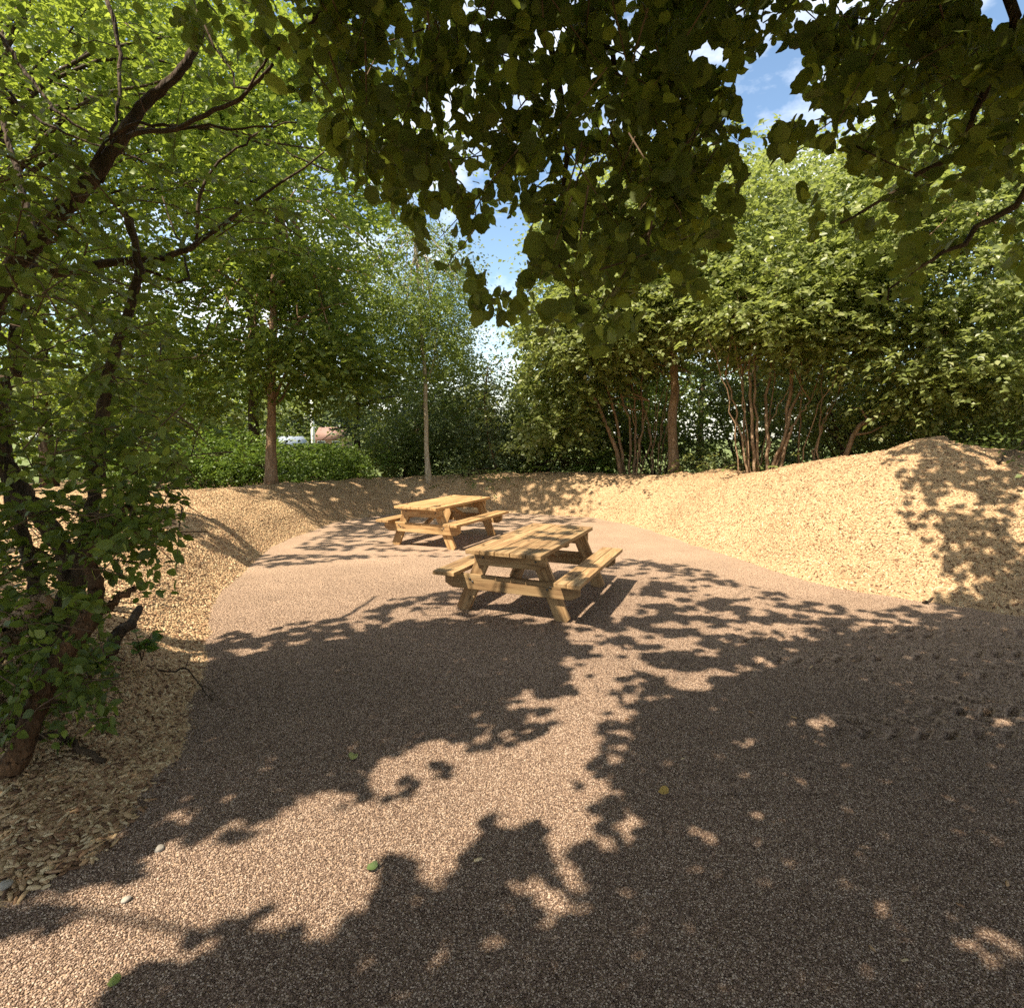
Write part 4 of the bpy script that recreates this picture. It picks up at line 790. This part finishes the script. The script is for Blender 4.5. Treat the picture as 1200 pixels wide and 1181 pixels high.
bush('dark_footing_bush', 'small dark green bush at the foot of the sapling', 548, 566, 14.6, [E(548, 556, 14.6, .45, .4, .35), E(580, 560, 15, .4, .4, .25)], M_DK, 26, .06, keep=None)
# far backdrop of trees
FAR = [(350, 95, 12, 11, 'roofback'), (455, 70, 9, 9, 'gapfill'), (120, 24, 5, 6, 'broad'), (250, 30, 5, 5.5, 'rounded'), (560, 34, 4, 4.5, 'low'), (690, 24, 4, 6.5, 'leaning'), (820, 26, 5, 8, 'high'), (960, 22, 4.5, 7, 'shady'), (1100, 20, 4.5, 7, 'full'), (1260, 18, 4, 6.5, 'outermost')]
FL = {'roofback': 'distant tree right behind the far roofs beyond the hedge', 'gapfill': 'distant tree between the maple trunk and the thin birch', 'broad': 'broad distant tree seen through the shrub at far left', 'rounded': 'rounded distant tree seen left of the maple trunk', 'low': 'low distant trees edge seen beneath the sky gap', 'leaning': 'distant tree behind the leaning stems',
      'high': 'high distant tree right behind the straight tan trunk', 'shady': 'shady distant tree behind the upright reddish stems', 'full': 'full distant tree behind the leaning dead limb', 'outermost': 'outermost distant tree at the right edge of the view'}
for i, (u, d, r_, h, kx) in enumerate(FAR):
    b = W(u, 520, d); b[2] = -.1
    if kx == 'low': FL[kx] = 'low distant tree seen beneath the blue sky gap'
    tree('distant_tree', FL[kx], 'tree', b, [b, b + [0, 0, h * .4], b + [.1, 0, h * .9]], .2, [(b + [0, 0, h * .6], (r_ * .8, 2.5, h * .42), 1), (b + [r_ * .3, 1, h * .35], (r_ * .8, 2.0, h * .33), .6)], [M_RT, M_GREY, M_MAPLE][i % 3], M_BARKD, [170, 170, 150, 150, 150, 120, 100, 100, 120, 130][i], 13, 8, .7, .22 * max(1, r_ / 5), sun=False, nl=12, clump_r=.8 * max(1, r_ / 5), group='distant trees behind the banks')

# ------------------------------------------------------------------ dead limb, sticks, small plants, fallen leaves, stones
def stick(name, label, cat, pts, r0, r1, m, extra=()):
    b = np.array(pts[0]); t = thing(name, label, cat, tuple(b)); branch(t, pts, r0, r1, m, 12, r0 * .4, b, 7, 'limb' if extra else 'shaft')
    for e in extra: branch(t, e, r1 * .9, r1 * .3, m, 7, .004, b, 5, 'side_twig')
    return t
def gp(u, v, dz=.02):
    p = G(u, v)
    for _ in range(6): p = G(u, v, tz(p[:1], p[1:2])[0])
    return p + [0, 0, dz]
stick('dead_limb', 'leaning dead tan limb on the crest of the right bank', 'branch', [mk(976, 535, 11.3), W(1005, 505, 11.2), W(1022, 492, 11.2), W(1052, 473, 11.1)], .055, .03, M_BARKT, [[W(1018, 495, 11.2), W(1010, 480, 11.2), W(1000, 478, 11.2)], [W(1000, 510, 11.2), W(1020, 506, 11.1), W(1040, 497, 11)]])
stick('fallen_twig', 'thin dark forked twig lying across chips and gravel at left', 'twig', [gp(186, 788), gp(205, 790), gp(218, 789, .04), gp(232, 803), gp(250, 824)], .008, .004, M_BARKD, [[gp(218, 789, .04), gp(222, 778, .05), gp(226, 770, .06)], [gp(232, 803), gp(248, 812), gp(262, 826)]])
stick('fallen_branch', 'dark fallen branch half buried in chips near the orange stem', 'branch', [gp(38, 866), gp(70, 868, .03), gp(95, 882, .03), gp(124, 895)], .02, .014, M_BARKD)
stick('short_log', 'short dark rotten log on the toe of the right bank', 'log', [gp(1148, 692), gp(1162, 684, .05), gp(1188, 672, .05)], .045, .035, M_BARKD)
stick('bank_stick', 'thin dark stick at the toe of the right bank', 'stick', [gp(1082, 708), gp(1098, 703, .03), gp(1118, 697)], .016, .008, M_BARKD, [[gp(1098, 703, .03), gp(1106, 696, .05), gp(1112, 693, .06)]])
stick('curved_sucker', 'curved dark bare stem rising on the right bank edge', 'stem', [gp(1162, 563), W(1166, 548, 7.6), W(1180, 532, 7.6), W(1215, 508, 7.5)], .025, .014, M_BARKD)
stick('mossy_stump', 'mossy broken stump beside the left shrub', 'stump', [gp(112, 775, -.05), gp(140, 760, .10), gp(166, 742, .20)], .06, .03, M_BARKD)
def plant(name, label, u, v, n, h, size, m, tm=TS, spread=.5):
    b = gp(u, v, -.01); t = thing(name, label, 'plant', tuple(b)); tb = Tubes(); Ps = []; As = []
    for i in range(n):
        a = R.uniform(0, 6.28); q = np.array([math.cos(a) * spread, math.sin(a) * spread, 1.]) * h * R.uniform(.6, 1.1); tb.add([[0, 0, 0], q * [.4, .4, .6], q], [.004, .003, .002], 4)
        for k in range(4): Ps.append(q * [.4 + .15 * k] * 1.0); As.append(unit(np.array([math.cos(a + 2 * k), math.sin(a + 2 * k), .2])))
    link('stems', tb.mesh('stems', M_TWIG), t, kind='stuff'); Ps = np.array(Ps); As = np.array(As)
    for i in range(len(Ps)):
        pass
    put_leaves(t, np.zeros(3), range(len(Ps)), Ps, As, unit(np.array([0, 0, 1.]) + R.normal(0, .4, Ps.shape)), size * R.uniform(.7, 1.2, len(Ps)), [leaf_single(tm, m, k=k) for k in range(2)])
M_SMALL = None
M_SMALL = leaf_mat_obj('seedling_leaf', [(0, (.05, .10, .02)), (1, (.10, .18, .03))], (.2, .3, .03))
plant('seedling', 'small bright green seedling alone on the sunlit right bank', 1132, 652, 5, .22, .075, M_SMALL)
plant('bramble', 'dark weed on the shaded upper part of the right bank', 1140, 585, 7, .35, .08, M_SMALL)
plant('bramble', 'dark leafy weed at the right edge, low on the bank', 1192, 610, 9, .5, .09, M_SMALL)
plant('bramble', 'trailing weed on dark soil at the top of the bank, far right', 1172, 560, 8, .4, .09, M_SMALL)
plant('bramble', 'low weed between dark soil and pale chips, right part of the bank', 1152, 622, 6, .25, .08, M_SMALL)
stick('bank_twig', 'thin bare twig slanting over pale chips right of the seedling', 'twig', [gp(1085, 640), gp(1110, 628, .04), gp(1140, 618, .06)], .008, .004, M_BARKD)
stick('bank_twig', 'thin bare twig lying low on pale chips left of the seedling', 'twig', [gp(1040, 668), gp(1070, 655, .03), gp(1100, 650, .03)], .007, .003, M_BARKT)
stick('bank_root', 'dark bare root across the soil at the right edge', 'root', [gp(1120, 555), gp(1150, 575, .06), gp(1185, 580, .08), gp(1205, 600)], .02, .008, M_BARKD, [[gp(1150, 575, .06), gp(1158, 590, .1), gp(1172, 604, .04)]])
plant('weed', 'tuft of narrow-leaved weed at the foot of the left shrub', 106, 795, 8, .22, .09, M_SMALL, T6)
plant('weed', 'drooping weed hanging beside the mossy stump', 166, 772, 6, .2, .08, M_SMALL, TS)
def fallen(label, u, v, s, c):
    q = gp(u, v, .018); m = leaf_mat_obj('fallen_leaf', [(0, c), (1, c)], c, .25); o = link('fallen_leaf', leaf_single(TH, m, 'fallen_leaf', 1), label=label, category='leaf', group='leaves fallen on the gravel')
    o.location = q; o.scale = (s, s, s); o.rotation_euler = (.2, -.25, random.uniform(0, 6))
fallen('green leaf lying at the edge of the sunlit strip, bottom centre', 440, 1022, .045, (.10, .15, .05))
fallen('yellow brown leaf lying alone on shaded gravel right of centre', 783, 931, .05, (.40, .26, .07))
fallen('bright lime leaf lying in the shade at bottom left', 141, 1153, .036, (.22, .28, .06))
fallen('olive leaf lying in the shaded band left of centre', 415, 887, .05, (.28, .30, .10))
M_STONE = plain('stone', (.28, .25, .21), .9)
def stone(label, u, v, s):
    import bmesh
    bm = bmesh.new(); bmesh.ops.create_icosphere(bm, subdivisions=3, radius=1)
    for vv_ in bm.verts:
        c = np.array(vv_.co); k = .75 + .5 * float(vnoise((c * 1.3 + 5 + u)[None])[0]); vv_.co = Vector(c * k * [1, .85, .6])
    me = bpy.data.meshes.new('stone'); bm.to_mesh(me); bm.free(); me.materials.append(M_STONE)
    for p in me.polygons: p.use_smooth = True
    o = link('stone', me, label=label, category='stone'); o.location = gp(u, v, s * .3); o.scale = (s, s, s); o.rotation_euler = (.2, .1, u)
stone('grey rounded stone in shaded gravel at lower left', 187, 996, .024)
stone('brownish stone at the left edge of the gravel', 8, 1038, .024)
stone('small stone at the rim of the sunlit strip, lower left', 148, 1055, .018)

# ------------------------------------------------------------------ far house, outbuilding and post seen through the gap by the maple
M_BRICK = plain('brick', (.42, .22, .16)); M_ROOFG = plain('grey_roof', (.26, .30, .36), .6); M_ROOFR = plain('red_roof', (.22, .12, .09)); M_WHITE = plain('white_paint', (.75, .75, .73)); M_GLASS = plain('window_glass', (.05, .06, .07), .1)
def box(name, parent, m, c, d): return plank(name, parent, m, d[0], d[1], d[2], c, bev=0)
def house(name, label, cat, u, d, wx, wy, hz_, roofm, wallm):
    b = W(u, 520, d); b[2] = -.14; t = thing(name, label, cat, tuple(b)); box('wall', t, wallm, (0, 0, hz_ / 2), (wx, wy, hz_))
    e = .3; v = [(-wx / 2 - e, -wy / 2 - e, hz_ + .003), (wx / 2 + e, -wy / 2 - e, hz_ + .003), (wx / 2 + e, wy / 2 + e, hz_ + .003), (-wx / 2 - e, wy / 2 + e, hz_ + .003), (-wx / 2 - e, 0, hz_ + wy * .35), (wx / 2 + e, 0, hz_ + wy * .35)]
    link('roof', mesh_np('roof', v, [np.array([[0, 1, 5, 4], [2, 3, 4, 5], [0, 3, 2, 1]]), np.array([[0, 4, 3], [1, 2, 5]])], roofm), t)
    for k in (-.28, .28): wn = box('window', t, M_WHITE, (k * wx, -wy / 2 - .01, hz_ * .55), (1.1, .1, 1.1)); box('pane', wn, M_GLASS, (0, -.06, 0), (.9, .04, .9))
house('outbuilding', 'pale building with blue grey roof far behind the hedge', 'building', 334, 60, 3.4, 3, .9, M_ROOFG, M_WHITE)
house('brick_house', 'reddish brick house far away, right of the blue grey roof', 'house', 392, 80, 3.6, 5, 1.5, M_ROOFR, M_BRICK)
b = W(367, 520, 36); b[2] = -.14; t = thing('lamp_post', 'slim white post standing far behind the hedge', 'post', tuple(b)); tb = Tubes(); tb.add([[0, 0, 0], [0, 0, 2], [0, 0, 4.5]], [.14, .12, .1], 8); link('pole', tb.mesh('pole', M_WHITE), t)
tb = Tubes(); tb.add([[0, 0, 4.5], [.05, 0, 4.62]], .16, 8); link('cap', tb.mesh('cap', M_WHITE), t)
